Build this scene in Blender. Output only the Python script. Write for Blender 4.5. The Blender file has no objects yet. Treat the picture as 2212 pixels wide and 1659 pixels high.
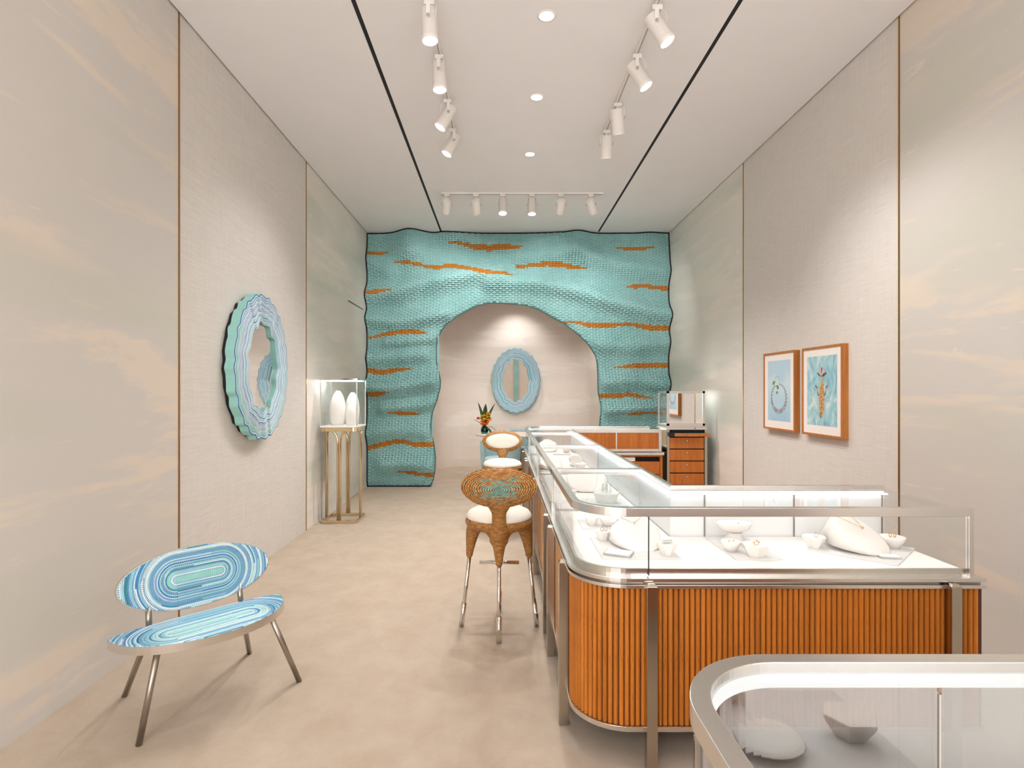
import bpy, math, random
import numpy as np
from mathutils import Matrix, Vector, Euler

random.seed(7)
PI = math.pi
SC = bpy.context.scene
COL = SC.collection

# ------------------------------------------------------------------ camera
cam_d = bpy.data.cameras.new('camera')
cam = bpy.data.objects.new('camera', cam_d)
COL.objects.link(cam)
cam.location = (0, 0, 1.5)
cam.rotation_euler = (PI / 2, 0, 0)
cam_d.sensor_width = 36.0
cam_d.lens = 36.0 * 1235 / 2212
cam_d.shift_x = 23 / 2212
cam_d.shift_y = 13.5 / 2212
cam_d.clip_start = 0.02
SC.camera = cam

# ------------------------------------------------------------------ world and exposure
SC.view_settings.view_transform = 'Standard'
SC.view_settings.look = 'None'
SC.view_settings.gamma = 1.0
SC.view_settings.use_curve_mapping = False
SC.view_settings.exposure = 0.10
W = bpy.data.worlds.new('world')
SC.world = W
W.use_nodes = True
W.node_tree.nodes['Background'].inputs['Color'].default_value = (1.0, 0.99, 0.985, 1)
W.node_tree.nodes['Background'].inputs['Strength'].default_value = 5.2
SC.cycles.max_bounces = 8
SC.cycles.diffuse_bounces = 4
SC.cycles.glossy_bounces = 4
SC.cycles.transmission_bounces = 4
SC.cycles.adaptive_threshold = 0.03
SC.cycles.light_sampling_threshold = 0.02
SC.cycles.use_light_tree = False
SC.cycles.transparent_max_bounces = 20
SC.cycles.caustics_reflective = False
SC.cycles.caustics_refractive = False
SC.cycles.sample_clamp_indirect = 6.0

SPOT_W = 46.0        # watts of a track head
DOWN_W = 60.0        # watts of a recessed downlight
LED = 4.8           # radiance of the strips inside the showcases
LAMP_COL = (1.0, 0.985, 0.965)

# ------------------------------------------------------------------ helpers: materials
def lin(r, g, b):
    def c(x):
        x /= 255.0
        return x / 12.92 if x <= 0.04045 else ((x + 0.055) / 1.055) ** 2.4
    return (c(r), c(g), c(b), 1.0)

class NT:
    """small wrapper that makes node graphs short to write"""
    def __init__(s, name):
        s.m = bpy.data.materials.new(name)
        s.m.use_nodes = True
        s.t = s.m.node_tree
        s.t.nodes.clear()
        s.out = s.n('ShaderNodeOutputMaterial')
    def n(s, kind, **kw):
        nd = s.t.nodes.new(kind)
        for k, v in kw.items():
            if k in nd.inputs:
                s.set(nd.inputs[k], v)
            else:
                setattr(nd, k, v)
        return nd
    def set(s, sock, v):
        if hasattr(v, 'is_output'):
            s.t.links.new(v, sock)
        else:
            sock.default_value = v
    def link(s, a, b):
        s.t.links.new(a, b)
    def coord(s, scale=(1, 1, 1), rot=(0, 0, 0), kind='Object'):
        tc = s.n('ShaderNodeTexCoord')
        mp = s.n('ShaderNodeMapping')
        s.link(tc.outputs[kind], mp.inputs['Vector'])
        mp.inputs['Scale'].default_value = scale
        mp.inputs['Rotation'].default_value = rot
        return mp.outputs['Vector']
    def noise(s, vec, scale=5.0, detail=3.0, rough=0.5, dist=0.0):
        nd = s.n('ShaderNodeTexNoise', Scale=scale, Detail=detail, Roughness=rough, Distortion=dist)
        s.link(vec, nd.inputs['Vector'])
        return nd.outputs['Fac']
    def ramp(s, fac, stops):
        nd = s.n('ShaderNodeValToRGB')
        el = nd.color_ramp.elements
        while len(el) < len(stops):
            el.new(0.5)
        for e, (p, c) in zip(el, stops):
            e.position = p
            e.color = c
        s.link(fac, nd.inputs['Fac'])
        return nd.outputs['Color']
    def math(s, op, a, b=0.0, clamp=False):
        nd = s.n('ShaderNodeMath', operation=op, use_clamp=clamp)
        s.set(nd.inputs[0], a)
        s.set(nd.inputs[1], b)
        return nd.outputs[0]
    def mix(s, fac, a, b):
        nd = s.n('ShaderNodeMix', data_type='RGBA')
        s.set(nd.inputs[0], fac)
        s.set(nd.inputs[6], a)
        s.set(nd.inputs[7], b)
        return nd.outputs[2]
    def bump(s, h, strength=0.3, dist=0.01):
        nd = s.n('ShaderNodeBump', Strength=strength, Distance=dist)
        s.link(h, nd.inputs['Height'])
        return nd.outputs['Normal']
    def bsdf(s, color, rough=0.6, metal=0.0, normal=None, spec=0.5, **kw):
        b = s.n('ShaderNodeBsdfPrincipled')
        s.set(b.inputs['Base Color'], color)
        s.set(b.inputs['Roughness'], rough)
        s.set(b.inputs['Metallic'], metal)
        s.set(b.inputs['Specular IOR Level'], spec)
        if normal is not None:
            s.link(normal, b.inputs['Normal'])
        for k, v in kw.items():
            s.set(b.inputs[k], v)
        s.link(b.outputs[0], s.out.inputs['Surface'])
        return s.m

M = {}
def plain(key, color, rough=0.6, metal=0.0, spec=0.5, grain=0.06, gscale=40.0, bump=0.0):
    t = NT(key)
    v = t.coord()
    nz = t.noise(v, gscale, 4)
    dk = tuple(c * (1 - grain) for c in color[:3]) + (1,)
    lt = tuple(min(1, c * (1 + grain)) for c in color[:3]) + (1,)
    c = t.ramp(nz, [(0.3, dk), (0.7, lt)])
    nm = t.bump(nz, bump, 0.004) if bump else None
    M[key] = t.bsdf(c, rough, metal, nm, spec)
    return M[key]

def metal(key, color, rough, stretch=None, var=0.015):
    t = NT(key)
    nz = t.noise(t.coord((300, 300, 300)), 6.0, 2)
    r = t.math('ADD', t.math('MULTIPLY', nz, var), rough - var / 2)
    M[key] = t.bsdf(color, r, 1.0)

def emit(key, color, strength):
    t = NT(key)
    e = t.n('ShaderNodeEmission', Color=color, Strength=strength)
    t.link(e.outputs[0], t.out.inputs['Surface'])
    M[key] = t.m

def glass(key, f0=0.04, tint=(0.97, 0.985, 0.98, 1), graze=1.0):
    t = NT(key)
    lw = t.n('ShaderNodeLayerWeight', Blend=0.5)
    p5 = t.math('POWER', lw.outputs['Facing'], 5.0)
    fac = t.math('ADD', t.math('MULTIPLY', p5, graze * (1 - f0)), f0)
    tr = t.n('ShaderNodeBsdfTransparent', Color=tint)
    gl = t.n('ShaderNodeBsdfGlossy', Roughness=0.0)
    mx = t.n('ShaderNodeMixShader')
    t.link(fac, mx.inputs[0]); t.link(tr.outputs[0], mx.inputs[1]); t.link(gl.outputs[0], mx.inputs[2])
    t.link(mx.outputs[0], t.out.inputs['Surface'])
    M[key] = t.m

def plaster(key, base, peach, cool, seed):
    """hand trowelled wall finish: long soft horizontal streaks"""
    t = NT(key)
    v = t.coord((0.28, 0.28, 1.7), (0.13, 0, 0))
    tc = t.n('ShaderNodeVectorMath', operation='ADD')
    t.link(v, tc.inputs[0]); tc.inputs[1].default_value = (seed, seed * 1.7, seed * 0.3)
    v = tc.outputs[0]
    a = t.noise(v, 1.9, 8, 0.6, 0.5)
    b = t.noise(v, 1.1, 4, 0.5, 0.3)
    d = t.noise(v, 7.0, 6, 0.65, 0.6)
    m1 = t.ramp(a, [(0.51, (0, 0, 0, 1)), (0.575, (1, 1, 1, 1))])
    m2 = t.ramp(b, [(0.36, (1, 1, 1, 1)), (0.50, (0, 0, 0, 1))])
    m3 = t.ramp(d, [(0.64, (0, 0, 0, 1)), (0.70, (0.55, 0.55, 0.55, 1))])
    c = t.mix(m1, base, peach)
    c = t.mix(m2, c, cool)
    c = t.mix(m3, c, tuple(min(1, x * 1.1) for x in peach[:3]) + (1,))
    nm = t.bump(t.math('ADD', a, t.math('MULTIPLY', d, 0.3)), 0.12, 0.02)
    M[key] = t.bsdf(c, 0.5, 0, nm, 0.35)

def linen(key, base, light):
    t = NT(key)
    h = t.noise(t.coord((5, 5, 210)), 1.0, 5, 0.65)
    vv = t.noise(t.coord((140, 140, 3.0)), 1.0, 5, 0.65)
    s = t.math('ADD', t.math('MULTIPLY', h, 0.62), t.math('MULTIPLY', vv, 0.42))
    c = t.ramp(s, [(0.36, base), (0.66, light)])
    M[key] = t.bsdf(c, 0.75, 0, t.bump(s, 0.25, 0.004), 0.3)

def wood(key, dark, light, axis=2, scale=1.0, rnd=0.0, rough=0.42):
    t = NT(key)
    sc = [38 * scale] * 3
    sc[axis] = 1.6 * scale
    v = t.coord(tuple(sc))
    if rnd:
        oi = t.n('ShaderNodeObjectInfo')
        ad = t.n('ShaderNodeVectorMath', operation='ADD')
        t.link(v, ad.inputs[0])
        sh = t.math('MULTIPLY', oi.outputs['Random'], 40.0)
        cb = t.n('ShaderNodeCombineXYZ')
        for i in range(3):
            t.link(sh, cb.inputs[i])
        t.link(cb.outputs[0], ad.inputs[1])
        v = ad.outputs[0]
    a = t.noise(v, 1.0, 5, 0.6, 0.4)
    sp = [170 * scale] * 3
    sp[axis] = 14 * scale
    b = t.noise(t.coord(tuple(sp)), 1.0, 2, 0.6)
    c = t.ramp(a, [(0.3, dark), (0.68, light)])
    flk = t.ramp(b, [(0.30, (0.55, 0.55, 0.55, 1)), (0.44, (1, 1, 1, 1))])
    mu = t.n('ShaderNodeMix', data_type='RGBA', blend_type='MULTIPLY')
    mu.inputs[0].default_value = 0.55
    t.link(c, mu.inputs[6]); t.link(flk, mu.inputs[7])
    c = mu.outputs[2]
    if rnd:
        hv = t.n('ShaderNodeHueSaturation')
        t.link(t.math('ADD', t.math('MULTIPLY', oi.outputs['Random'], rnd), 1 - rnd / 2), hv.inputs['Value'])
        t.link(c, hv.inputs['Color'])
        c = hv.outputs['Color']
    M[key] = t.bsdf(c, rough, 0, t.bump(a, 0.08, 0.002), 0.4)

# walls, floor, ceiling
plaster('plaster_front', lin(208, 202, 195), lin(221, 208, 193), lin(204, 200, 189), 0.0)
plaster('plaster_rear', lin(230, 224, 215), lin(238, 229, 218), lin(210, 210, 198), 3.4)
plaster('plaster_alcove', lin(234, 222, 212), lin(241, 232, 223), lin(228, 214, 203), 8.1)
linen('linen', lin(206, 199, 191), lin(226, 220, 214))
plain('ceiling_paint', lin(238, 234, 234), 0.7, grain=0.01, gscale=3)
plain('front_paint', lin(214, 206, 196), 0.7, grain=0.02, gscale=3)
plain('black', (0.006, 0.006, 0.007, 1), 0.7, grain=0.02)
t = NT('carpet')
big = t.noise(t.coord((1.0, 0.8, 1)), 4.5, 9, 0.72, 0.3)
fine = t.noise(t.coord(), 420.0, 3, 0.7)
c = t.ramp(big, [(0.34, lin(188, 170, 151)), (0.66, lin(204, 188, 171))])
c = t.mix(t.ramp(fine, [(0.35, (0, 0, 0, 1)), (0.65, (0.35, 0.35, 0.35, 1))]), c, lin(186, 167, 145))
M['carpet'] = t.bsdf(c, 0.95, 0, t.bump(fine, 0.55, 0.004), 0.1)

# metals
metal('steel', lin(222, 218, 213), 0.27)
metal('steel_dark', lin(168, 160, 150), 0.33)
metal('chrome', lin(222, 218, 212), 0.10, var=0.03)
metal('brass', lin(226, 204, 168), 0.10, var=0.03)
metal('brass_trim', lin(176, 128, 62), 0.3)
metal('nickel', lin(190, 180, 166), 0.22)
metal('mirror', (0.93, 0.93, 0.92, 1), 0.0, var=0.0)
metal('gold', lin(225, 180, 105), 0.18)
metal('silver', lin(200, 198, 195), 0.15)
# glass and lamps
glass('glass')
glass('glass_case', 0.018, (0.985, 0.992, 0.99, 1), 0.45)
glass('glass_bright', 0.46, (0.86, 0.87, 0.88, 1))
glass('glass_teal', 0.06, (0.25, 0.62, 0.66, 1))
emit('led', (0.96, 0.98, 1.0, 1), LED)
emit('led_front', (0.96, 0.98, 1.0, 1), LED * 5.5)
emit('led_soft', (1.0, 0.985, 0.97, 1), 1.0)
emit('lens_on', (1.0, 0.95, 0.88, 1), 14.0)
M['lens_on'].cycles.emission_sampling = 'NONE'   # the spot behind each lens does the lighting
# woods
wood('reed_wood', lin(172, 98, 26), lin(200, 120, 40), 2, 1.4, 0.26)
plain('gap_wood', lin(74, 34, 8), 0.7)
wood('panel_wood', lin(172, 92, 28), lin(198, 118, 46), 2, 0.6)
wood('panel_tan', lin(200, 136, 78), lin(222, 160, 104), 2, 0.5)
wood('frame_wood', lin(164, 98, 40), lin(192, 124, 60), 2, 1.0)
# whites
plain('lamp_white', lin(236, 230, 224), 0.45, grain=0.01)
plain('deck_white', lin(246, 242, 238), 0.6, grain=0.01)
plain('door_white', lin(240, 240, 240), 0.5, grain=0.01)
plain('display_white', lin(246, 240, 234), 0.55, grain=0.015, gscale=60)
plain('tray_white', lin(226, 223, 221), 0.6, grain=0.02)
plain('knob_grey', lin(170, 165, 160), 0.5)
plain('cushion', lin(236, 228, 216), 0.9, grain=0.07, gscale=260, bump=0.5)
plain('table_cream', lin(240, 226, 208), 0.4, grain=0.02)
plain('mat_white', lin(240, 232, 226), 0.8, grain=0.01)
plain('paper', lin(246, 243, 240), 0.6, grain=0.01)
# teal upholstery
t = NT('boucle')
a = t.noise(t.coord(), 95, 4, 0.7)
M['boucle'] = t.bsdf(t.ramp(a, [(0.35, lin(120, 152, 156)), (0.65, lin(200, 216, 216))]), 0.95, 0, t.bump(a, 0.8, 0.01), 0.1)
plain('pale_teal', lin(186, 214, 214), 0.9, grain=0.05, gscale=120, bump=0.4)
# woven wall strands
def rattan(key, dark, light):
    t = NT(key)
    a = t.noise(t.coord((3, 3, 3)), 1.0, 4)
    b = t.noise(t.coord((14, 14, 30)), 1.0, 2)
    f = t.math('ADD', t.math('MULTIPLY', a, 0.7), t.math('MULTIPLY', b, 0.3))
    M[key] = t.bsdf(t.ramp(f, [(0.3, dark), (0.7, light)]), 0.42, 0, None, 0.4)
rattan('teal_strand', lin(136, 184, 183), lin(160, 204, 203))
rattan('orange_strand', lin(176, 108, 34), lin(202, 132, 52))
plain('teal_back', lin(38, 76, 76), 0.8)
plain('teal_edge', lin(70, 110, 108), 0.7)
# mirror frame and cords
plain('foam_teal', lin(152, 205, 197), 0.6, grain=0.03)
for key, c in dict(cord_aqua=(150, 205, 214), cord_ice=(205, 230, 236), cord_white=(232, 238, 240), cord_blue=(72, 132, 190),
                   cord_deep=(44, 92, 160), cord_mint=(160, 216, 205), cord_lav=(186, 196, 224), cord_steel=(120, 168, 200),
                   cord_teal=(60, 140, 160), cord_grey=(196, 208, 214)).items():
    plain(key, lin(*c), 0.6, grain=0.05)

# wicker
def wicker(key, radial):
    t = NT(key)
    if not radial:
        v = t.coord()
        sx = t.n('ShaderNodeSeparateXYZ'); t.link(v, sx.inputs[0])
        ang = t.math('ARCTAN2', sx.outputs[1], sx.outputs[0])
        rows = t.math('SINE', t.math('MULTIPLY', sx.outputs[2], 800.0))
        nz = t.noise(t.coord((30, 30, 120)), 1.0, 4, 0.7)
        cols = t.math('SINE', t.math('MULTIPLY', t.math('ADD', sx.outputs[0], sx.outputs[1]), 300.0))
        h = t.math('ADD', t.math('MULTIPLY', t.math('MULTIPLY', rows, cols), 0.24), nz)
        h2 = t.math('ADD', h, t.math('MULTIPLY', rows, 0.14))
        c = t.ramp(h2, [(0.22, lin(70, 38, 12)), (0.48, lin(160, 106, 48)), (0.8, lin(210, 158, 90))])
        M[key] = t.bsdf(c, 0.5, 0, t.bump(h2, 0.7, 0.004), 0.4)
        return
    v = t.coord((1 / 0.224, 1, 1 / 0.115))
    sx = t.n('ShaderNodeSeparateXYZ'); t.link(v, sx.inputs[0])
    r = t.math('SQRT', t.math('ADD', t.math('POWER', sx.outputs[0], 2.0), t.math('POWER', sx.outputs[2], 2.0)))
    ang = t.math('ARCTAN2', sx.outputs[2], sx.outputs[0])
    rings = t.math('SINE', t.math('MULTIPLY', r, 96.0))
    spokes = t.math('SINE', t.math('MULTIPLY', ang, 44.0))
    nz = t.noise(v, 9.0, 4, 0.6)
    h = t.math('ADD', t.math('MULTIPLY', t.math('MULTIPLY', rings, spokes), 0.25),
               t.math('ADD', t.math('MULTIPLY', rings, 0.22), nz))
    orange = t.ramp(h, [(0.2, lin(74, 40, 14)), (0.5, lin(166, 108, 46)), (0.85, lin(214, 160, 90))])
    teal = t.ramp(h, [(0.2, lin(44, 84, 80)), (0.5, lin(110, 158, 146)), (0.85, lin(160, 200, 184))])
    # teal strands come in rings, dense in the middle
    ring_noise = t.n('ShaderNodeTexNoise', Scale=1.0, Detail=2.0)
    cb = t.n('ShaderNodeCombineXYZ')
    t.link(t.math('MULTIPLY', r, 15.0), cb.inputs[0]); t.link(t.math('MULTIPLY', ang, 1.6), cb.inputs[1])
    t.link(cb.outputs[0], ring_noise.inputs['Vector'])
    f = t.math('ADD', t.math('SUBTRACT', ring_noise.outputs['Fac'], 0.53), t.math('MULTIPLY', t.math('SUBTRACT', 0.58, r), 0.36))
    f = t.math('MULTIPLY', f, 14.0, clamp=True)
    M[key] = t.bsdf(t.mix(f, orange, teal), 0.5, 0, t.bump(h, 0.7, 0.004), 0.4)
wicker('wicker', False)
wicker('wicker_back', True)
# leaves and petals
plain('leaf_dark', lin(48, 84, 46), 0.4, grain=0.3, gscale=20)
plain('leaf_light', lin(92, 124, 60), 0.4, grain=0.2, gscale=20)
plain('petal_yellow', lin(244, 190, 40), 0.6, grain=0.1)
plain('petal_orange', lin(240, 120, 30), 0.6, grain=0.1)
plain('petal_coral', lin(236, 104, 88), 0.6, grain=0.1)
# prints
t = NT('print_sky')
sx = t.n('ShaderNodeSeparateXYZ'); t.link(t.coord(), sx.inputs[0])
nz = t.noise(t.coord((1, 4, 5)), 1.0, 4)
f = t.math('ADD', t.math('MULTIPLY', sx.outputs[2], 1.5), t.math('MULTIPLY', nz, 0.5))
M['print_sky'] = t.bsdf(t.ramp(f, [(0.2, lin(140, 182, 210)), (0.55, lin(176, 208, 222)), (0.9, lin(202, 222, 228)), (1.0, lin(184, 210, 224))]), 0.6)
t = NT('print_water')
nz = t.noise(t.coord((1, 6, 4)), 1.3, 7, 0.65, 1.6)
M['print_water'] = t.bsdf(t.ramp(nz, [(0.34, lin(112, 160, 178)), (0.46, lin(150, 196, 206)), (0.56, lin(172, 208, 212)), (0.63, lin(222, 226, 224)), (0.72, lin(160, 190, 204))]), 0.6)
plain('ink_lavender', lin(176, 168, 186), 0.6, grain=0.25, gscale=90)
plain('ink_grey', lin(140, 142, 138), 0.6, grain=0.2)
plain('ink_green', lin(108, 142, 84), 0.6, grain=0.25, gscale=80)
plain('ink_gold', lin(206, 160, 92), 0.6, grain=0.3, gscale=120)
plain('ink_brown', lin(104, 74, 62), 0.6, grain=0.2, gscale=120)
plain('ink_pink', lin(200, 182, 190), 0.6, grain=0.2, gscale=90)

# ------------------------------------------------------------------ helpers: geometry
def arc(cx, cy, r, a0, a1, n=14):
    return [(cx + r * math.cos(a0 + (a1 - a0) * i / n), cy + r * math.sin(a0 + (a1 - a0) * i / n)) for i in range(n + 1)]

def offset(path, d, closed=False):
    """shift a 2D path by d to its left, with mitred corners"""
    n = len(path)
    out = []
    for i in range(n):
        p = Vector(path[i])
        a = Vector(path[i - 1]) if (i > 0 or closed) else None
        b = Vector(path[(i + 1) % n]) if (i < n - 1 or closed) else None
        d1 = (p - a).normalized() if a is not None else None
        d2 = (b - p).normalized() if b is not None else None
        if d1 is None: d1 = d2
        if d2 is None: d2 = d1
        n1 = Vector((-d1.y, d1.x)); n2 = Vector((-d2.y, d2.x))
        m = (n1 + n2)
        if m.length < 1e-6: m = n1.copy()
        m.normalize()
        k = d / max(0.3, m.dot(n1))
        out.append((p.x + m.x * k, p.y + m.y * k))
    return out

class MB:
    def __init__(s):
        s.v = []; s.f = []; s.m = []; s.sm = []
    def add(s, vs, fs, mi=0, smooth=False, mat=None):
        o = len(s.v)
        if mat is not None:
            vs = [tuple(mat @ Vector(p)) for p in vs]
        s.v += [tuple(p) for p in vs]
        for k, q in enumerate(fs):
            s.f.append(tuple(i + o for i in q))
            s.m.append(mi[k] if isinstance(mi, list) else mi)
            s.sm.append(smooth)
        return s
    def box(s, x0, x1, y0, y1, z0, z1, mi=0, mat=None):
        vs = [(x, y, z) for z in (z0, z1) for y in (y0, y1) for x in (x0, x1)]
        return s.add(vs, [(0, 2, 3, 1), (4, 5, 7, 6), (0, 1, 5, 4), (2, 6, 7, 3), (0, 4, 6, 2), (1, 3, 7, 5)], mi, False, mat)
    def prism(s, pts, z0, z1, mi=0, mat=None, smooth=False):
        n = len(pts)
        vs = [(x, y, z0) for x, y in pts] + [(x, y, z1) for x, y in pts]
        s.add(vs, [tuple(range(n - 1, -1, -1)), tuple(range(n, 2 * n))], mi, False, mat)
        return s.add(vs, [(i, (i + 1) % n, n + (i + 1) % n, n + i) for i in range(n)], mi, smooth, mat)
    def ribbon(s, path, o0, o1, z0, z1, closed=False, mi=0, mat=None):
        a = offset(path, o0, closed); b = offset(path, o1, closed)
        n = len(path)
        vs = []
        for i in range(n):
            vs += [(a[i][0], a[i][1], z0), (b[i][0], b[i][1], z0), (b[i][0], b[i][1], z1), (a[i][0], a[i][1], z1)]
        fs = []
        for i in range(n if closed else n - 1):
            p = 4 * i; q = 4 * ((i + 1) % n)
            for k in range(4):
                fs.append((p + k, q + k, q + (k + 1) % 4, p + (k + 1) % 4))
        if not closed:
            fs += [(0, 1, 2, 3), (4 * n - 1, 4 * n - 2, 4 * n - 3, 4 * n - 4)]
        return s.add(vs, fs, mi, False, mat)
    def tube(s, path, r, n=8, closed=False, mi=0, caps=True, smooth=True, mat=None, ry=None, up=None):
        P = [Vector(p) for p in path]
        k = len(P)
        R = r if isinstance(r, (list, tuple)) else [r] * k
        vs = []
        ref = Vector(up) if up else None
        prev = None
        for i in range(k):
            a = P[i - 1] if (i or closed) else P[0]
            b = P[(i + 1) % k] if (i < k - 1 or closed) else P[-1]
            d = (b - a)
            d = d.normalized() if d.length > 1e-9 else Vector((0, 0, 1))
            if ref is not None:
                e1 = ref - d * ref.dot(d)
            elif prev is None:
                g = Vector((0, 0, 1)) if abs(d.z) < 0.9 else Vector((1, 0, 0))
                e1 = g - d * g.dot(d)
            else:
                e1 = prev - d * prev.dot(d)
            e1.normalize(); prev = e1
            e2 = d.cross(e1)
            for j in range(n):
                t = 2 * PI * j / n
                vs.append(P[i] + e1 * (R[i] * math.cos(t)) + e2 * ((ry[i] if isinstance(ry, (list, tuple)) else (ry if ry else R[i])) * math.sin(t)))
        fs = []
        mm = []
        for i in range(k if closed else k - 1):
            for j in range(n):
                p = i * n; q = ((i + 1) % k) * n
                fs.append((p + j, p + (j + 1) % n, q + (j + 1) % n, q + j))
                mm.append(mi[i] if isinstance(mi, list) else mi)
        s.add(vs, fs, mm, smooth, mat)
        if caps and not closed:
            o = len(s.v) - len(vs)
            c0 = mi[0] if isinstance(mi, list) else mi
            s.f += [tuple(o + j for j in range(n - 1, -1, -1)), tuple(o + (k - 1) * n + j for j in range(n))]
            s.m += [c0, c0]; s.sm += [False, False]
        return s
    def lathe(s, prof, n=24, mi=0, smooth=True, mat=None, sx=1.0, sy=1.0, cap=True, a0=0.0):
        vs = []
        for r, z in prof:
            for j in range(n):
                t = a0 + 2 * PI * j / n
                vs.append((r * math.cos(t) * sx, r * math.sin(t) * sy, z))
        fs = []
        for i in range(len(prof) - 1):
            for j in range(n):
                fs.append((i * n + j, i * n + (j + 1) % n, (i + 1) * n + (j + 1) % n, (i + 1) * n + j))
        s.add(vs, fs, mi, smooth, mat)
        if cap:
            o = len(s.v) - len(vs)
            s.f += [tuple(o + j for j in range(n - 1, -1, -1)), tuple(o + (len(prof) - 1) * n + j for j in range(n))]
            s.m += [mi, mi]; s.sm += [False, False]
        return s
    def build(s, name, mats, parent=None, world=False, bevel=0.0):
        if not isinstance(mats, (list, tuple)):
            mats = [mats]
        me = bpy.data.meshes.new(name)
        vs = s.v
        if world and parent is not None:
            L = parent.matrix_world.translation if parent.parent is None else parent.parent.location
            if parent.parent is None:
                L = parent.location
            vs = [(x - L[0], y - L[1], z - L[2]) for x, y, z in vs]
        me.from_pydata(vs, [], s.f)
        for k in mats:
            me.materials.append(M[k])
        me.polygons.foreach_set('material_index', s.m)
        me.polygons.foreach_set('use_smooth', s.sm)
        me.update()
        o = bpy.data.objects.new(name, me)
        COL.objects.link(o)
        if parent is not None:
            o.parent = parent
        if bevel:
            b = o.modifiers.new('bevel', 'BEVEL')
            b.width = bevel; b.segments = 2; b.limit_method = 'ANGLE'; b.angle_limit = 0.7
        return o

def thing(name, label, cat, loc=(0, 0, 0), rotz=0.0, group=None):
    o = bpy.data.objects.new(name, None)
    o.empty_display_size = 0.05
    COL.objects.link(o)
    o.location = loc
    o.rotation_euler = (0, 0, rotz)
    return tag(o, label, cat, group)

def tag(o, label, cat, group=None):
    o['label'] = label
    o['category'] = cat
    if group:
        o['group'] = group
    return o

def struct(o, label=None):
    o['kind'] = 'structure'
    if label:
        o['label'] = label
    return o

def spot(name, loc, direction, watts, angle, blend=0.7, radius=0.04, parent=None, color=LAMP_COL):
    d = bpy.data.lights.new(name, 'SPOT')
    d.energy = watts; d.spot_size = math.radians(angle); d.spot_blend = blend
    d.shadow_soft_size = radius; d.color = color
    o = bpy.data.objects.new(name, d)
    COL.objects.link(o)
    o.location = loc
    o.rotation_euler = Vector(direction).to_track_quat('-Z', 'Y').to_euler()
    if parent is not None:
        o.parent = parent
    return o

# ------------------------------------------------------------------ the room
XL, XR, YB, ZC, YF = -2.087, 2.60, 8.95, 3.94, -1.3

o = MB().box(-2.4, 2.9, YF - 0.15, 11.7, -0.1, 0.0).build('floor', 'carpet')
struct(o, 'sand beige carpet with soft mottled pile')

# ceiling: dark void above, four boards below it that leave the black slots open
ce = MB().box(-2.4, 2.9, YF - 0.15, 9.2, ZC + 0.07, ZC + 0.2).build('ceiling', 'black')
struct(ce, 'warm white plaster ceiling with two black slots')
SL, SR, SE = -0.927, 1.498, 8.81
for x0, x1, y0, y1 in ((XL + 0.012, SL - 0.015, YF, SE), (SL + 0.015, SR - 0.015, YF, SE), (SR + 0.015, XR - 0.012, YF, SE), (XL, XR, SE, 9.1)):
    MB().box(x0, x1, y0, y1, ZC, ZC + 0.06).build('ceiling_panel', 'ceiling_paint', ce)
for x in (SL, SR):
    MB().box(x - 0.0149, x + 0.0149, YF, SE - 0.0005, ZC + 0.004, ZC + 0.06).build('slot_liner', 'black', ce)

# side walls: substrate plus finish panels, brass strips between them
T1L, T2L, T1R, T2R = 3.698, 6.108, 3.734, 6.14
wl = MB().box(XL - 0.25, XL - 0.03, YF - 0.15, 9.2, 0, ZC + 0.2).build('wall_left', 'black')
struct(wl, 'long left wall of streaked plaster and linen panels')
MB().box(XL - 0.03, XL, YF, T1L - 0.005, 0, ZC + 0.06).build('wall_panel', 'plaster_front', wl)
MB().box(XL - 0.03, XL, T1L + 0.005, T2L - 0.005, 0, ZC + 0.06).build('wall_panel', 'linen', wl)
D0, D1, DH = 7.787, 8.655, 2.71
(MB().box(XL - 0.03, XL, T2L + 0.005, D0 - 0.004, 0, ZC + 0.06).box(XL - 0.03, XL, D0 - 0.004, D1 + 0.004, DH + 0.022, ZC + 0.06)
 .box(XL - 0.03, XL, D1 + 0.004, 9.1, 0, ZC + 0.06)).build('wall_panel', 'plaster_rear', wl)
d = MB().box(XL - 0.028, XL - 0.001, D0, D1, 0.008, DH).build('door_1', 'plaster_rear')
struct(d, 'flush door finished like the plaster wall')
wr = MB().box(XR + 0.03, XR + 0.25, YF - 0.15, 9.2, 0, ZC + 0.2).build('wall_right', 'black')
struct(wr, 'long right wall of streaked plaster and linen panels')
MB().box(XR, XR + 0.03, YF, T1R - 0.005, 0, ZC + 0.06).build('wall_panel', 'plaster_front', wr)
MB().box(XR, XR + 0.03, T1R + 0.005, T2R - 0.005, 0, ZC + 0.06).build('wall_panel', 'linen', wr)
MB().box(XR, XR + 0.03, T2R + 0.005, 9.1, 0, ZC + 0.06).build('wall_panel', 'plaster_rear', wr)
for i, (x, y) in enumerate(((XL, T1L), (XL, T2L), (XR, T1R), (XR, T2R))):
    s = 1 if x < 0 else -1
    o = MB().box(min(x - s * 0.02, x + s * 0.006), max(x - s * 0.02, x + s * 0.006), y - 0.0045, y + 0.0045, 0, ZC).build('trim_%d' % (i + 1), 'brass_trim')
    struct(o, 'thin vertical brass strip between wall panels')

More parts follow.
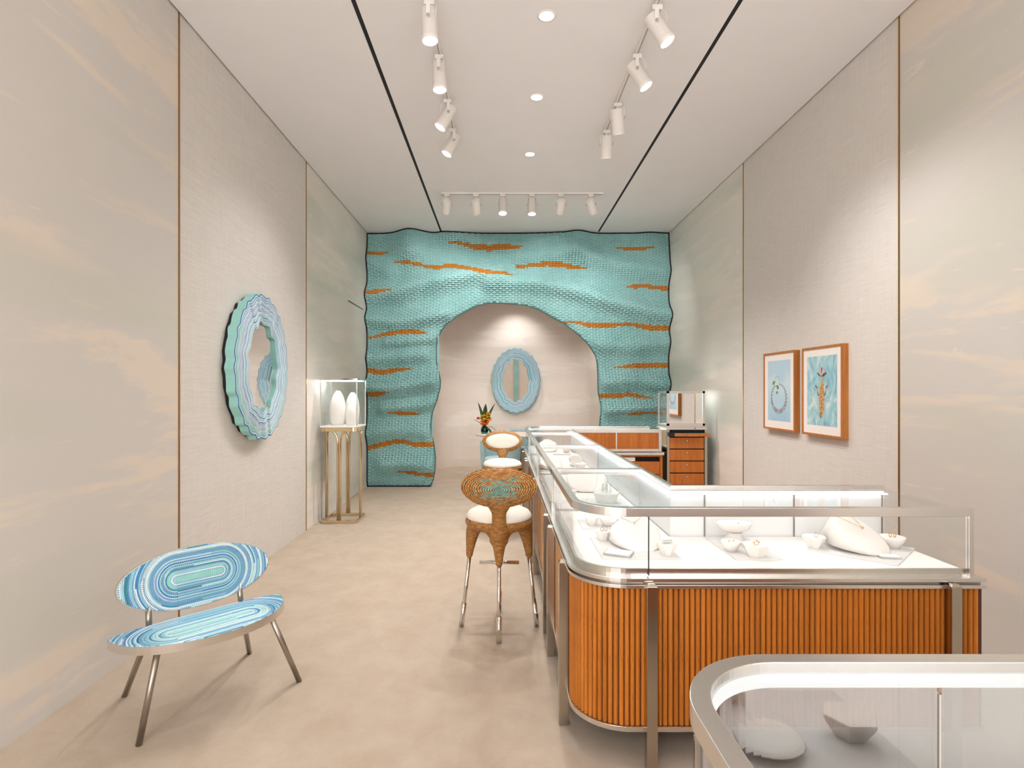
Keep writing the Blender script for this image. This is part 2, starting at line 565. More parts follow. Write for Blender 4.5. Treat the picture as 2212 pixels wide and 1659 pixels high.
# unseen wall behind the camera: a central pier between two openings added for fill light
o = (MB().box(-2.4, -2.0, YF - 0.15, YF, 0, ZC + 0.2).box(2.5, 2.9, YF - 0.15, YF, 0, ZC + 0.2)
     .box(-0.05, 1.2, YF - 0.15, YF, 0, ZC + 0.2)
     .box(-2.0, -0.05, YF - 0.15, YF, 3.7, ZC + 0.2).box(1.2, 2.5, YF - 0.15, YF, 3.7, ZC + 0.2)).build('wall_front', 'front_paint')
struct(o, 'unseen front wall with two wide openings added for fill light')
MB().box(0.50, 0.72, YF, YF + 0.02, 0.0, 3.6).build('teal_strip', 'teal_strand', o)

# back wall behind the woven panel, and the curved alcove
o = (MB().box(-2.4, -1.17, 9.0, 9.2, 0, ZC + 0.2).box(1.67, 2.9, 9.0, 9.2, 0, ZC + 0.2)
     .box(-1.17, 1.67, 9.0, 9.2, 3.3, ZC + 0.2)).build('wall_back', 'front_paint')
struct(o, 'back wall carrying the woven panel')
plan = [(1.67, 9.05)] + arc(1.12, 10.75, 0.55, 0, PI / 2, 12) + arc(-0.62, 10.75, 0.55, PI / 2, PI, 12) + [(-1.17, 9.05)]
mb = MB().ribbon(plan, -0.12, 0.0, 0, 3.45)
o = mb.build('wall_alcove', 'plaster_alcove')
struct(o, 'curved cream plaster wall of the alcove')
o = MB().box(-1.4, 1.9, 9.05, 11.5, 3.3, 3.4).build('ceiling_alcove', 'ceiling_paint')
struct(o, 'alcove ceiling')
for x, y, tx, ty, tz, w in ((0.28, 10.6, 0.28, 11.25, 1.9, 52), (-0.55, 10.0, -0.5, 10.6, 0.0, 66), (1.05, 10.0, 1.1, 10.6, 0.0, 66)):
    r = thing('alcove_downlight', 'small recessed downlight in alcove ceiling %s' % ('above the oval mirror' if x == 0.28 else 'near its left side' if x < 0 else 'near its right side'), 'downlight', (x, y, 3.3))
    MB().lathe([(0.062, -0.004), (0.062, 0.0), (0.04, 0.0), (0.04, -0.004)], 24, cap=False).build('trim_ring', 'lamp_white', r)
    MB().lathe([(0.04, -0.003), (0.001, -0.003)], 24).build('lens', 'lens_on', r)
    spot('alcove_lamp', (x, y, 3.28), (tx - x, ty - y, tz - 3.28), w, 95, 0.8)

# ------------------------------------------------------------------ woven wall panel with arch
PLANE = 8.90
def wx(u): return (u - 1083) * PLANE / 1235
def wz(v): return 1.5 - (v - 843) * PLANE / 1235
left_pts = [(1068, 653), (1051, 654.4), (1030, 660), (1004, 673), (985.5, 684), (967, 697), (954, 712), (944, 733), (941.6, 751.5),
            (942, 780), (946, 798), (951, 822), (950, 838), (943, 865), (934, 888), (930, 916), (933, 943), (937, 961), (940, 988),
            (939, 1015), (936, 1033), (931, 1047), (928, 1053)]
right_pts = [(1068, 653), (1094, 655), (1120, 657), (1137, 659), (1163.5, 667.5), (1193, 685), (1216, 697), (1231, 707.6), (1253, 725),
             (1268, 740), (1279, 755), (1288, 770), (1290.5, 785), (1292, 810), (1292, 830), (1293, 849), (1296, 863), (1298.6, 876),
             (1299, 888), (1297, 905), (1296, 920), (1297, 960), (1301, 1000), (1299, 1035), (1297, 1053)]
LP = np.array([(wx(u), wz(v)) for u, v in left_pts])
RP = np.array([(wx(u), wz(v)) for u, v in right_pts])
ZTOP = LP[0, 1]
def branch(P, z):
    return np.interp(z, P[::-1, 1], P[::-1, 0])
edge = np.vstack([LP[::-1], RP[1:]])
def seg_dist(X, Z, P):
    best = np.full(X.shape, 1e9)
    for (x0, z0), (x1, z1) in zip(P[:-1], P[1:]):
        dx, dz = x1 - x0, z1 - z0
        t = np.clip(((X - x0) * dx + (Z - z0) * dz) / (dx * dx + dz * dz + 1e-12), 0, 1)
        best = np.minimum(best, np.hypot(X - x0 - t * dx, Z - z0 - t * dz))
    return best
ridges = [  # (points in the panel, height, width)
    ([(890, 495), (893, 545)], 0.15, 0.26), ([(1245, 500), (1242, 530)], 0.10, 0.22),
    ([(795, 640), (860, 632), (930, 612), (1020, 596), (1080, 590)], 0.11, 0.15),
    ([(795, 690), (860, 696), (925, 686), (955, 680)], 0.09, 0.13),
    ([(840, 740), (940, 732)], 0.07, 0.10),
    ([(1060, 615), (1150, 612), (1240, 630), (1320, 655), (1442, 684)], 0.11, 0.15),
    ([(960, 505), (1040, 528), (1110, 535), (1200, 520)], 0.06, 0.12),
    ([(1120, 560), (1240, 548), (1330, 575), (1442, 590)], 0.07, 0.14),
    ([(800, 775), (860, 772), (915, 765)], 0.06, 0.12),
    ([(795, 832), (850, 838), (935, 822)], 0.09, 0.13),
    ([(830, 880), (930, 872)], 0.06, 0.09), ([(795, 935), (860, 925), (925, 930)], 0.06, 0.14),
    ([(830, 1000), (890, 998), (938, 1006)], 0.08, 0.13),
    ([(1290, 745), (1360, 750), (1442, 740)], 0.06, 0.14), ([(1300, 826), (1370, 820), (1442, 830)], 0.07, 0.13),
    ([(1310, 885), (1370, 880), (1442, 875)], 0.07, 0.10), ([(1310, 980), (1442, 970)], 0.07, 0.15),
    ([(795, 560), (840, 590)], 0.05, 0.14), ([(1400, 505), (1442, 560)], 0.03, 0.15)]
ridges = [(np.array([(wx(u), wz(v)) for u, v in p]), h, w) for p, h, w in ridges]
def relief(X, Z):
    D = np.full(X.shape, 0.04)
    for P, h, w in ridges:
        D = D + 1.75 * h * np.exp(-(seg_dist(X, Z, P) / (w * 0.92)) ** 2)
    D = D + 0.012 * np.sin(X * 2.3 + Z * 3.1) * np.sin(Z * 2.0 - X * 1.3)
    e = np.clip(seg_dist(X, Z, edge) / 0.13, 0, 1)
    e2 = np.clip(Z / 0.10, 0.25, 1)
    return D * np.sqrt(np.clip(1 - (1 - e) ** 2, 0, 1)) * e2
streaks = [
    [(790, 550, 4), (820, 550, 4), (851, 544, 0)],
    [(967, 525.5, 0), (995, 528, 2.5), (1023, 536, 4), (1056, 539, 5), (1098, 537, 4), (1119, 538.6, 3), (1129, 537, 0)],
    [(842, 567, 0), (873, 570, 3), (911, 576, 3), (944, 580.6, 4), (976, 576, 5), (1013, 584, 4.5), (1060, 596.5, 4.5), (1094, 597.4, 2.5), (1114, 597.4, 0)],
    [(1098, 579, 0), (1128, 578, 3), (1180, 572, 4), (1212, 574, 4.5), (1249, 579.7, 3.5), (1275, 582.5, 0)],
    [(790, 636.6, 4), (826, 634, 3.5), (855, 630, 0)],
    [(797, 731, 2), (836, 722.6, 4), (888, 716.4, 5), (911, 719, 4), (927, 720.7, 0)],
    [(790, 801, 5), (829, 804.4, 5), (861, 799, 4), (899, 795, 0)],
    [(790, 853, 4), (816, 851, 5), (845, 848, 0)],
    [(827, 889, 0), (867, 892, 4), (888, 893, 3.5), (914, 894, 0)],
    [(790, 968, 4.5), (825, 961, 5), (852, 953.5, 4.5), (874, 953.5, 4.5), (897, 960, 4.5), (942, 961, 5)],
    [(856, 1018, 0), (881, 1018, 3.5), (906, 1023, 4), (942, 1025, 5)],
    [(1317, 534, 0), (1361, 539, 4.5), (1389, 537.6, 3.5), (1419, 535, 0)],
    [(1348, 619, 0), (1371, 620, 4), (1391, 618, 4), (1417, 622.6, 3.5), (1446, 625, 4)],
    [(1210, 696.4, 2), (1234, 695.5, 2), (1268, 702, 4.5), (1311, 704, 5), (1358, 700, 3), (1399, 708.6, 5), (1448, 710, 4.5)],
    [(1322, 794, 0), (1365, 791.7, 5), (1406, 789, 5.5), (1448, 789, 5)],
    [(1290, 855.7, 4), (1327, 856, 4.5), (1356, 852, 4.5), (1384, 856.8, 3.5), (1419, 862.5, 0)],
    [(1340, 893.6, 0), (1367, 893.6, 2.5), (1403, 890.8, 2), (1430, 893, 2)]]
streaks = [np.array([(wx(u), wz(v), 1.12 * h * PLANE / 1235) for u, v, h in s]) for s in streaks]
def is_orange(x, z):
    m = np.zeros(x.shape, bool)
    for s in streaks:
        inside = (x >= s[0, 0]) & (x <= s[-1, 0])
        m |= inside & (np.abs(z - np.interp(x, s[:, 0], s[:, 1])) < np.interp(x, s[:, 0], s[:, 2]))
    return m
X0, X1 = XL + 0.014, XR - 0.014
NCOL, NROW, SUB = 96, 150, 6
PX = (X1 - X0) / NCOL
PZ = (ZC - 0.03) / NROW
wp = thing('woven_wall_panel', 'undulating teal woven wicker wall with orange streaks around an arched opening', 'wall panel', (0, PLANE, 0))
def woven(mb, x, z, D, phase, hz, along_x=True):
    """one strand: a ribbon bent over its width"""
    n = len(x)
    P = []
    for dz, dy in ((-0.5, 0.010), (-0.22, 0.0), (0.22, 0.0), (0.5, 0.010)):
        if along_x:
            P.append(np.c_[x, -(D + phase) + dy, z + dz * hz])
        else:
            P.append(np.c_[x + dz * hz, -(D + phase) + dy, z])
    vs = np.stack(P, 1).reshape(-1, 3)
    fs = []
    for i in range(n - 1):
        a = 4 * i
        for k in range(3):
            fs.append((a + k, a + 4 + k, a + 5 + k, a + 1 + k) if along_x else (a + k, a + k + 1, a + k + 5, a + k + 4))
    if along_x:
        mi = np.repeat(is_orange(0.5 * (x[:-1] + x[1:]), 0.5 * (z[:-1] + z[1:])).astype(int), 3).tolist()
    else:
        mi = np.repeat(is_orange(0.5 * (x[:-1] + x[1:]), 0.5 * (z[:-1] + z[1:])).astype(int), 3).tolist()
    mb.add(vs.tolist(), fs, mi, True)
mb = MB()
for r in range(NROW):
    z = 0.018 + (r + 0.5) * PZ
    spans = [(X0, X1)] if z >= ZTOP else [(X0, float(branch(LP, z))), (float(branch(RP, z)), X1)]
    for a, b in spans:
        k0 = math.ceil((a - X0) / PX * SUB + 1e-6); k1 = math.floor((b - X0) / PX * SUB - 1e-6)
        xs = np.array([a] + [X0 + k * PX / SUB for k in range(k0, k1 + 1)] + [b])
        zs = np.full(xs.shape, z)
        D = relief(xs, zs)
        ph = 0.0085 * np.cos(PI * ((xs - X0) / PX - 0.5 + r))
        # weavers lean with the folds, so the rows rise and dip a little
        woven(mb, xs, zs, D, ph, PZ * 0.98)
o = mb.build('weavers', ['teal_strand', 'orange_strand'], wp)
o['kind'] = 'stuff'
mb = MB()
zs_all = np.linspace(0.02, ZC - 0.012, 150)
for i in range(NCOL):
    x = X0 + (i + 0.5) * PX
    for part in (0, 1):
        keep = [z for z in zs_all if z >= ZTOP or (x < branch(LP, z) if part == 0 else x > branch(RP, z))]
        if part == 1 and (x < LP[0, 0]): break
        if part == 0 and x > LP[0, 0]: continue
        if len(keep) < 2: continue
        zz = np.array(keep); xx = np.full(zz.shape, x)
        woven(mb, xx, zz, relief(xx, zz), np.full(zz.shape, -0.001), PX * 0.5, False)
o = mb.build('stakes', ['teal_strand', 'orange_strand'], wp)
o['kind'] = 'stuff'
# dark ground sheet behind the strands
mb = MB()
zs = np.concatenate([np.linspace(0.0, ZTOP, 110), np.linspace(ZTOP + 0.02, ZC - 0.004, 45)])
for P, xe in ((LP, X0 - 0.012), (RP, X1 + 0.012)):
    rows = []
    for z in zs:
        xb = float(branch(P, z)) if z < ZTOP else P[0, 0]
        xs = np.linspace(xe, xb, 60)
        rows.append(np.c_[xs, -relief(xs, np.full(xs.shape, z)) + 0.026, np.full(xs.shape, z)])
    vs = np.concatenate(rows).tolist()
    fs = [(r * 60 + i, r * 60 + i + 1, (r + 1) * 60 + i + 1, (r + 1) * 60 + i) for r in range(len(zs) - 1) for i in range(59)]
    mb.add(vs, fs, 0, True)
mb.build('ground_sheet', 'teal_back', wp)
mb = MB().tube([(x, 0.0, z) for x, z in edge], 0.014, 8)
mb.build('opening_edge', 'teal_edge', wp)
mb = MB()
for pts in ([(X0 - 0.006, z) for z in np.linspace(0.0, ZC - 0.006, 90)], [(X1 + 0.006, z) for z in np.linspace(0.0, ZC - 0.006, 90)],
            [(x, ZC - 0.012) for x in np.linspace(X0, X1, 120)], [(x, 0.01) for x in np.linspace(X0, LP[-1, 0], 20)],
            [(x, 0.01) for x in np.linspace(RP[-1, 0], X1, 20)]):
    a = np.array(pts)
    D = relief(a[:, 0], a[:, 1])
    mb.tube([(x, -d - 0.008, z) for (x, z), d in zip(a, D)], 0.009, 6)
mb.build('border_cord', 'black', wp)

# ------------------------------------------------------------------ showcases
ZT, ZD = 1.03, 0.78       # top of a counter, top of its white deck
GAP = 0.0218              # spacing of the reeds

reed_mesh = None
def reed(parent, x, y, ang):
    global reed_mesh
    if reed_mesh is None:
        mb = MB()
        pts = [(0.0094 * math.cos(t), -0.0110 * math.sin(t)) for t in [PI * k / 10 for k in range(11)]] + [(-0.0094, 0.006), (0.0094, 0.006)]
        mb.prism(pts[::-1], 0, 0.553, smooth=True)
        me = bpy.data.meshes.new('reed')
        me.from_pydata(mb.v, [], mb.f)
        me.materials.append(M['reed_wood'])
        me.polygons.foreach_set('use_smooth', mb.sm)
        reed_mesh = me
    o = bpy.data.objects.new('reed', reed_mesh)
    COL.objects.link(o)
    o.parent = parent
    o.location = (x - parent.location.x, y - parent.location.y, 0.161)
    o.rotation_euler = (0, 0, ang)

def walk(path, step, s0=0.0, s1=None):
    """points and headings every step along a path"""
    L = [0.0]
    for a, b in zip(path[:-1], path[1:]):
        L.append(L[-1] + math.dist(a, b))
    s1 = L[-1] if s1 is None else s1
    n = int((s1 - s0) / step)
    out = []
    for i in range(n):
        s = s0 + (i + 0.5) * step
        k = max(j for j in range(len(L) - 1) if L[j] <= s)
        f = (s - L[k]) / (L[k + 1] - L[k])
        a, b = path[k], path[k + 1]
        out.append((a[0] + (b[0] - a[0]) * f, a[1] + (b[1] - a[1]) * f, math.atan2(b[1] - a[1], b[0] - a[0])))
    return out

def leg(parent, x, y, ang=0.0):
    mb = MB()
    h = 0.021
    mt = Matrix.Translation((x, y, 0)) @ Matrix.Rotation(ang, 4, 'Z')
    mb.box(-h, h, -h, h, 0.0, 0.728, 0, mt)
    mb.add([(-h, -h, 0.728), (h, -h, 0.728), (h, h, 0.728), (-h, h, 0.728), (-h + .008, -h + .008, 0.737), (h - .008, -h + .008, 0.737), (h - .008, h - .008, 0.737), (-h + .008, h - .008, 0.737)],
           [(0, 1, 5, 4), (1, 2, 6, 5), (2, 3, 7, 6), (3, 0, 4, 7), (4, 5, 6, 7)], 0, False, mt)
    mb.build('leg', 'nickel', parent, True, 0.0015)

def counter(label, outer, base, staff, footprint, panes, legs, bars=(), ends=(), reeds=None, pane_mat='glass_case', panel='panel_tan', staff_len=None, led='led', root_at=None, doors=True, strip=(0.033, 0.047, 0.989, 0.996), staff_led='led'):
    r = thing('display_counter', label, 'display counter', root_at + (0,))
    mk = lambda mb, n, m, bev=0.0: mb.build(n, m, r, True, bev)
    mk(MB().ribbon(outer, 0, 0.032, 0.995, ZT), 'top_rail', 'steel', 0.0015)
    mk(MB().ribbon(staff, -0.022, 0, 1.005, ZT), 'staff_rail', 'steel', 0.001)
    for x0, x1, y0, y1 in bars:
        mk(MB().box(x0, x1, y0, y1, 1.0, ZT - 0.001), 'cross_bar', 'steel', 0.001)
    mk(MB().prism(offset(footprint, 0.012, True), 1.012, 1.020), 'glass_top', pane_mat)
    for p in panes:
        mk(MB().ribbon(p, 0.006, 0.014, 0.757, 0.996), 'glass_pane', pane_mat)
    for x0, x1, y0, y1 in ends:
        mk(MB().box(x0, x1, y0, y1, 0.757, 0.998), 'end_pane', pane_mat)
    mk(MB().prism(offset(footprint, 0.03, True), ZD - 0.014, ZD), 'deck', 'deck_white')
    mk(MB().ribbon(outer, 0.018, 0.029, 0.752, ZD + 0.002), 'deck_edge', 'steel')
    mk(MB().ribbon(outer, *strip), 'light_strip', led)
    mk(MB().ribbon(staff, -0.05, -0.035, 0.990, 0.996), 'light_strip', staff_led)
    mk(MB().ribbon(base, -0.012, 0.05, 0.738, 0.753), 'upper_ledge', 'steel', 0.001)
    mk(MB().ribbon(base, -0.012, 0.03, 0.712, 0.726), 'lower_ledge', 'steel', 0.001)
    mk(MB().ribbon(base, 0.016, 0.03, 0.726, 0.738), 'ledge_spacer', 'steel_dark')
    mk(MB().ribbon(base, -0.006, 0.05, 0.140, 0.160), 'bottom_rail', 'steel', 0.001)
    mk(MB().ribbon(base, 0.012, 0.026, 0.160, 0.714), 'base_panel', panel)
    mk(MB().prism(offset(footprint, 0.04, True), 0.142, 0.158), 'base_floor', 'steel_dark')
    if doors:
        mk(MB().ribbon(staff, -0.045, -0.006, 0.16, 0.752), 'staff_panel', 'panel_wood')
        mk(MB().ribbon(staff, -0.014, -0.004, 0.757, 1.004), 'staff_door', 'panel_wood')
        mk(MB().ribbon(staff, -0.024, -0.0145, 0.757, 1.004), 'door_lining', 'door_white')
    for x, y in legs:
        leg(r, x, y)
    if reeds:
        for x, y, a in walk(offset(base, 0.012), GAP, *reeds):
            reed(r, x, y, a)
    return r

RC = 0.22
SX0, SX1 = 0.300, 0.855
# near corner: long arm to the back, short arm to the right
cornerA = arc(SX0 + RC, 2.28 + RC, RC, PI, 1.5 * PI, 16)
outA = [(SX0, 3.435)] + cornerA + [(1.885, 2.28)]
baseA = [(SX0, 3.435)] + cornerA + [(1.925, 2.28)]
stA = [(SX1, 3.435), (SX1, 2.84), (1.885, 2.84)]
fpA = outA + [(1.885, 2.84), (SX1, 2.84), (SX1, 3.435)]
sA = 3.435 - (2.28 + RC)
rA = counter('rounded corner display counter with orange reeded front and lit glass top', outA, baseA, stA, fpA,
             [[(SX0, 3.43), (SX0, 2.28 + RC)], cornerA + [(0.588, 2.28)], [(0.592, 2.28), (1.868, 2.28)]],
             [(0.279, 2.576), (0.279, 3.239), (0.5926, 2.262), (1.787, 2.262)],
             bars=[(SX0, SX1, 3.405, 3.435)], ends=[(1.872, 1.880, 2.30, 2.84)], reeds=(sA - 0.05, None), root_at=(0.9, 2.6), panel='gap_wood')
MB().ribbon([(SX0, 3.435), (SX0, 2.28 + RC + 0.05)], 0.003, 0.0115, 0.160, 0.714).build('side_panel', 'panel_tan', rA, True)
MB().box(1.868, 1.885, 2.28, 2.30, 0.753, 0.996).build('corner_post', 'steel', rA, True)
MB().box(0.5884, 0.5916, 2.2862, 2.2938, 0.758, 0.995).build('pane_joint', 'black', rA, True)
for y in (2.86, 3.42):
    MB().box(0.833, 0.853, y - 0.012, y + 0.012, 0.757, 1.0).build('inner_post', 'steel', rA, True)
for x in (1.0, 1.44, 1.874):
    MB().box(x - 0.003, x + 0.003, 2.811, 2.8245, 0.78, 0.99).build('door_joint', 'steel_dark', rA, True)

def straight(y0, y1, label, legs, y_mid):
    out = [(SX0, y1), (SX0, y0)]
    st = [(SX1, y1), (SX1, y0)]
    fp = out + [(SX1, y0), (SX1, y1)]
    r = counter(label, out, out, st, fp, [[(SX0, y1 - 0.003), (SX0, y_mid + 0.002)], [(SX0, y_mid - 0.002), (SX0, y0 + 0.003)]], legs,
                bars=[(SX0, SX1, y0, y0 + 0.026), (SX0, SX1, y1 - 0.026, y1)], root_at=(0.58, (y0 + y1) / 2))
    for y in (y0 + 0.02, y1 - 0.02):
        MB().box(0.833, 0.853, y - 0.012, y + 0.012, 0.757, 1.0).build('inner_post', 'steel', r, True)
        MB().box(SX0 + 0.004, SX0 + 0.02, y - 0.008, y + 0.008, 0.753, 0.996).build('front_post', 'steel', r, True)
    return r
straight(3.443, 4.902, 'straight display counter beside the wicker bar stool, second from the near corner', [(0.279, 3.542), (0.279, 4.67)], 4.1)
straight(4.910, 6.385, 'straight display counter next to the far bar stool, third from the near corner', [(0.279, 4.97), (0.279, 6.28)], 5.6)

# far corner with the arm whose wooden staff side faces the camera
cornerD = arc(SX0 + RC, 7.5 - RC, RC, PI / 2, PI, 14)
outD = [(1.94, 7.5)] + cornerD + [(SX0, 6.393)]
stD = [(1.94, 6.925), (SX1, 6.925), (SX1, 6.393)]
fpD = outD + [(SX1, 6.393), (SX1, 6.925), (1.94, 6.925)]
rD = counter('far corner display counter with orange wooden doors and drawers on its staff side', outD, outD, stD, fpD,
             [[(1.93, 7.5), (0.6, 7.5)], [(0.597, 7.5)] + cornerD, [(SX0, 7.27), (SX0, 6.40)]],
             [(0.279, 6.46), (0.279, 7.2), (0.6, 7.52), (1.8, 7.52)], bars=[(SX0, SX1, 6.393, 6.419)], ends=[(1.926, 1.934, 6.93, 7.49)],
             root_at=(0.95, 7.2), doors=False)
mk = lambda mb, n, m, bev=0.0, par=rD: mb.build(n, m, par, True, bev)
YD = 6.925
mk(MB().box(SX1 - 0.014, SX1 - 0.004, 6.40, 6.92, 0.757, 1.004), 'staff_door', 'door_white')
mk(MB().box(SX1 - 0.04, SX1 - 0.006, 6.40, 6.95, 0.16, 0.752), 'staff_panel', 'panel_wood')
mk(MB().box(0.855, 1.94, YD - 0.004, YD + 0.03, 0.985, 1.029), 'head_rail', 'steel', 0.001)
mk(MB().box(1.905, 1.94, YD - 0.004, YD + 0.03, 0.757, 0.986), 'door_jamb', 'steel', 0.001)
for x0, x1 in ((0.90, 1.386), (1.40, 1.904)):
    dd = mk(MB().box(x0, x1, YD, YD + 0.014, 0.79, 0.984), 'sliding_door', 'panel_wood')
    mk(MB().box(x0, x1, YD + 0.015, YD + 0.02, 0.79, 0.984), 'door_lining', 'door_white', 0, dd)
    mk(MB().box(x0, x1, YD - 0.003, YD + 0.014, 0.757, 0.789), 'door_rail', 'steel', 0.001, dd)
    kx = 1.345 if x0 < 1 else 1.44
    mk(MB().tube([(kx, YD - 0.004, 0.772), (kx, YD - 0.016, 0.772)], 0.006, 10), 'door_lock', 'gold', 0, dd)
mk(MB().box(1.386, 1.40, YD - 0.002, YD + 0.012, 0.757, 0.985), 'door_stile', 'steel')
mk(MB().box(0.855, 1.965, YD - 0.03, YD + 0.03, 0.716, 0.75), 'staff_ledge', 'steel', 0.002)
mk(MB().tube([(1.80, YD - 0.03, 0.732), (1.80, YD - 0.034, 0.732)], 0.004, 8), 'ledge_lock', 'black')
mk(MB().box(1.92, 1.95, YD - 0.01, 7.45, 0.16, 0.715), 'side_stile', 'panel_wood')
mk(MB().box(0.86, 1.92, YD + 0.06, YD + 0.075, 0.16, 0.715), 'carcass_back', 'black')
mk(MB().box(0.86, 1.92, YD - 0.01, YD + 0.06, 0.695, 0.715), 'drawer_head', 'panel_wood')
for k in range(3):
    z1 = 0.635 - k * 0.158
    for x0, x1 in ((0.865, 1.385), (1.395, 1.915)):
        dr = mk(MB().box(x0, x1, YD - 0.012, YD + 0.055, z1 - 0.15, z1), 'drawer', 'panel_wood', 0.002)
        mk(MB().tube([(x0 + 0.26, YD - 0.012, z1 - 0.035), (x0 + 0.26, YD - 0.03, z1 - 0.035)], 0.007, 10), 'drawer_knob', 'chrome', 0, dr)
o = MB().box(1.30, 1.62, YD + 0.0, YD + 0.057, 0.64, 0.688).build('paper_stack', 'paper', None)
tag(o, 'stack of white paper in the open shelf above the wooden drawers', 'paper')

# showcase in the foreground, cut by the frame
cE = arc(0.283 + 0.19, 1.02 - 0.19, 0.19, PI / 2, PI, 18)
outE = [(1.95, 1.02)] + cE + [(0.283, 0.46)]
stE = [(0.283, 0.46), (1.95, 0.46)]
fpE = outE + [(1.95, 0.46)]
rE = counter('foreground display counter with rounded brushed steel rail, cut by the lower right corner', outE, outE, stE[::-1], fpE,
             [[(1.94, 1.02), (0.775, 1.02)], [(0.767, 1.02)] + cE, [(0.283, 0.82), (0.283, 0.47)]],
             [(0.262, 0.55), (0.262, 0.80), (0.5, 1.04), (1.8, 1.04)], ends=[(1.936, 1.944, 0.47, 1.01)],
             pane_mat='glass_case', panel='panel_wood', led='led_soft', root_at=(1.1, 0.75), strip=(0.0325, 0.036, 0.988, 1.0105), staff_led='led_front')
for ob in rE.children:
    if ob.name.startswith('glass_pane'):
        ob.data.materials[0] = M['glass_bright']
MB().box(0.769, 0.773, 1.004, 1.014, 0.757, 0.965).build('pane_joint', 'steel', rE, True)

# tall vitrine on a drawer unit by the right wall
tx0, tx1, ty0, ty1 = 2.0, 2.458, 6.90, 7.31
tv = thing('drawer_showcase', 'tall glass showcase with mirrored door on orange wooden drawers by right wall', 'showcase', (2.229, 7.1, 0))
mk = lambda mb, n, m, bev=0.0, par=tv: mb.build(n, m, par, True, bev)
for x0, x1, y0, y1, z0, z1, n in ((tx0, tx0 + 0.028, ty0, ty0 + 0.03, 1.07, 1.49, 'door_frame'), (tx1 - 0.028, tx1, ty0, ty0 + 0.03, 1.07, 1.49, 'door_frame'),
                                  (tx0, tx1, ty0, ty0 + 0.03, 1.462, 1.49, 'door_frame'), (tx0, tx1, ty0, ty0 + 0.03, 1.07, 1.10, 'door_frame'),
                                  (tx0, tx0 + 0.02, ty1 - 0.02, ty1, 1.07, 1.49, 'corner_post'), (tx1 - 0.02, tx1, ty1 - 0.02, ty1, 1.07, 1.49, 'corner_post'),
                                  (tx0, tx0 + 0.02, ty0 + 0.03, ty1, 1.465, 1.49, 'top_rail'), (tx1 - 0.02, tx1, ty0 + 0.03, ty1, 1.465, 1.49, 'top_rail'),
                                  (tx0, tx1, ty1 - 0.02, ty1, 1.465, 1.49, 'top_rail'), (tx0 - 0.012, tx1 + 0.02, ty0 - 0.02, ty1 + 0.01, 1.025, 1.055, 'sill'),
                                  (tx0 + 0.004, tx1 - 0.004, ty0 + 0.004, ty1 - 0.004, 1.055, 1.071, 'sill_plate')):
    mk(MB().box(x0, x1, y0, y1, z0, z1), n, 'steel', 0.001)
mk(MB().box(tx0 + 0.028, tx1 - 0.028, ty0 + 0.008, ty0 + 0.014, 1.10, 1.462), 'mirror_door', 'mirror')
mk(MB().box(tx0 + 0.03, tx1 - 0.03, ty0 + 0.015, ty0 + 0.02, 1.10, 1.462), 'door_lining', 'door_white')
for x0, x1, y0, y1 in ((tx0 + 0.004, tx0 + 0.01, ty0 + 0.03, ty1 - 0.02), (tx1 - 0.01, tx1 - 0.004, ty0 + 0.03, ty1 - 0.02), (tx0 + 0.02, tx1 - 0.02, ty1 - 0.01, ty1 - 0.004)):
    mk(MB().box(x0, x1, y0, y1, 1.071, 1.466), 'glass_pane', 'glass_case')
mk(MB().box(tx0 + 0.005, tx1 - 0.005, ty0 + 0.03, ty1 - 0.005, 1.476, 1.484), 'glass_top', 'glass_case')
mk(MB().box(tx0 + 0.02, tx1 - 0.02, ty0 + 0.03, ty1 - 0.02, 1.0715, 1.082), 'deck', 'deck_white')
mk(MB().box(tx1 - 0.05, tx1 - 0.028, ty0 + 0.05, ty1 - 0.03, 1.455, 1.464), 'light_strip', 'led_front')
mk(MB().tube([(2.33, ty0 - 0.02, 1.04), (2.33, ty0 - 0.026, 1.04)], 0.006, 10), 'lock', 'black')
mk(MB().box(tx0, tx0 + 0.03, ty0, ty0 + 0.03, 0, 1.025), 'post', 'nickel')
mk(MB().box(tx1 - 0.005, tx1 + 0.028, ty0, ty0 + 0.03, 0, 1.025), 'post', 'nickel')
mk(MB().box(tx0 + 0.002, tx0 + 0.012, ty0 + 0.03, ty1, 0.1, 1.025), 'side_panel', 'brass')
mk(MB().box(tx1 + 0.005, tx1 + 0.018, ty0 + 0.03, ty1, 0.1, 1.025), 'side_panel', 'nickel')
mk(MB().box(tx0 + 0.012, tx1 + 0.005, ty0 + 0.03, ty1, 0.1, 1.02), 'carcass', 'black')
tr = mk(MB().box(tx0 + 0.075, tx1 + 0.045, ty0 - 0.06, ty0 + 0.1, 0.945, 0.976), 'pull_out_tray', 'panel_wood', 0.002)
mk(MB().box(tx0 + 0.075, tx1 + 0.03, ty0 - 0.055, ty0 + 0.1, 0.9765, 0.984), 'tray_top', 'steel_dark', 0, tr)
for k in range(6):
    z1 = 0.928 - k * 0.145
    if z1 < 0.2: break
    dr = mk(MB().box(tx0 + 0.034, tx1 - 0.01, ty0 + 0.006, ty0 + 0.03, z1 - 0.132, z1), 'drawer', 'panel_wood', 0.002)
    mk(MB().tube([(2.236, ty0 + 0.006, z1 - 0.036), (2.236, ty0 - 0.010, z1 - 0.036)], 0.009, 10), 'drawer_knob', 'chrome', 0, dr)
o = MB().box(2.02, 2.072, ty0 - 0.05, ty0 - 0.002, 0.945, 0.99).tube([(2.02, ty0 - 0.04, 0.985), (2.0, ty0 - 0.05, 0.96), (2.02, ty0 - 0.045, 0.94)], 0.003, 6)
o.build('key_reader', ['black'], tv, True)

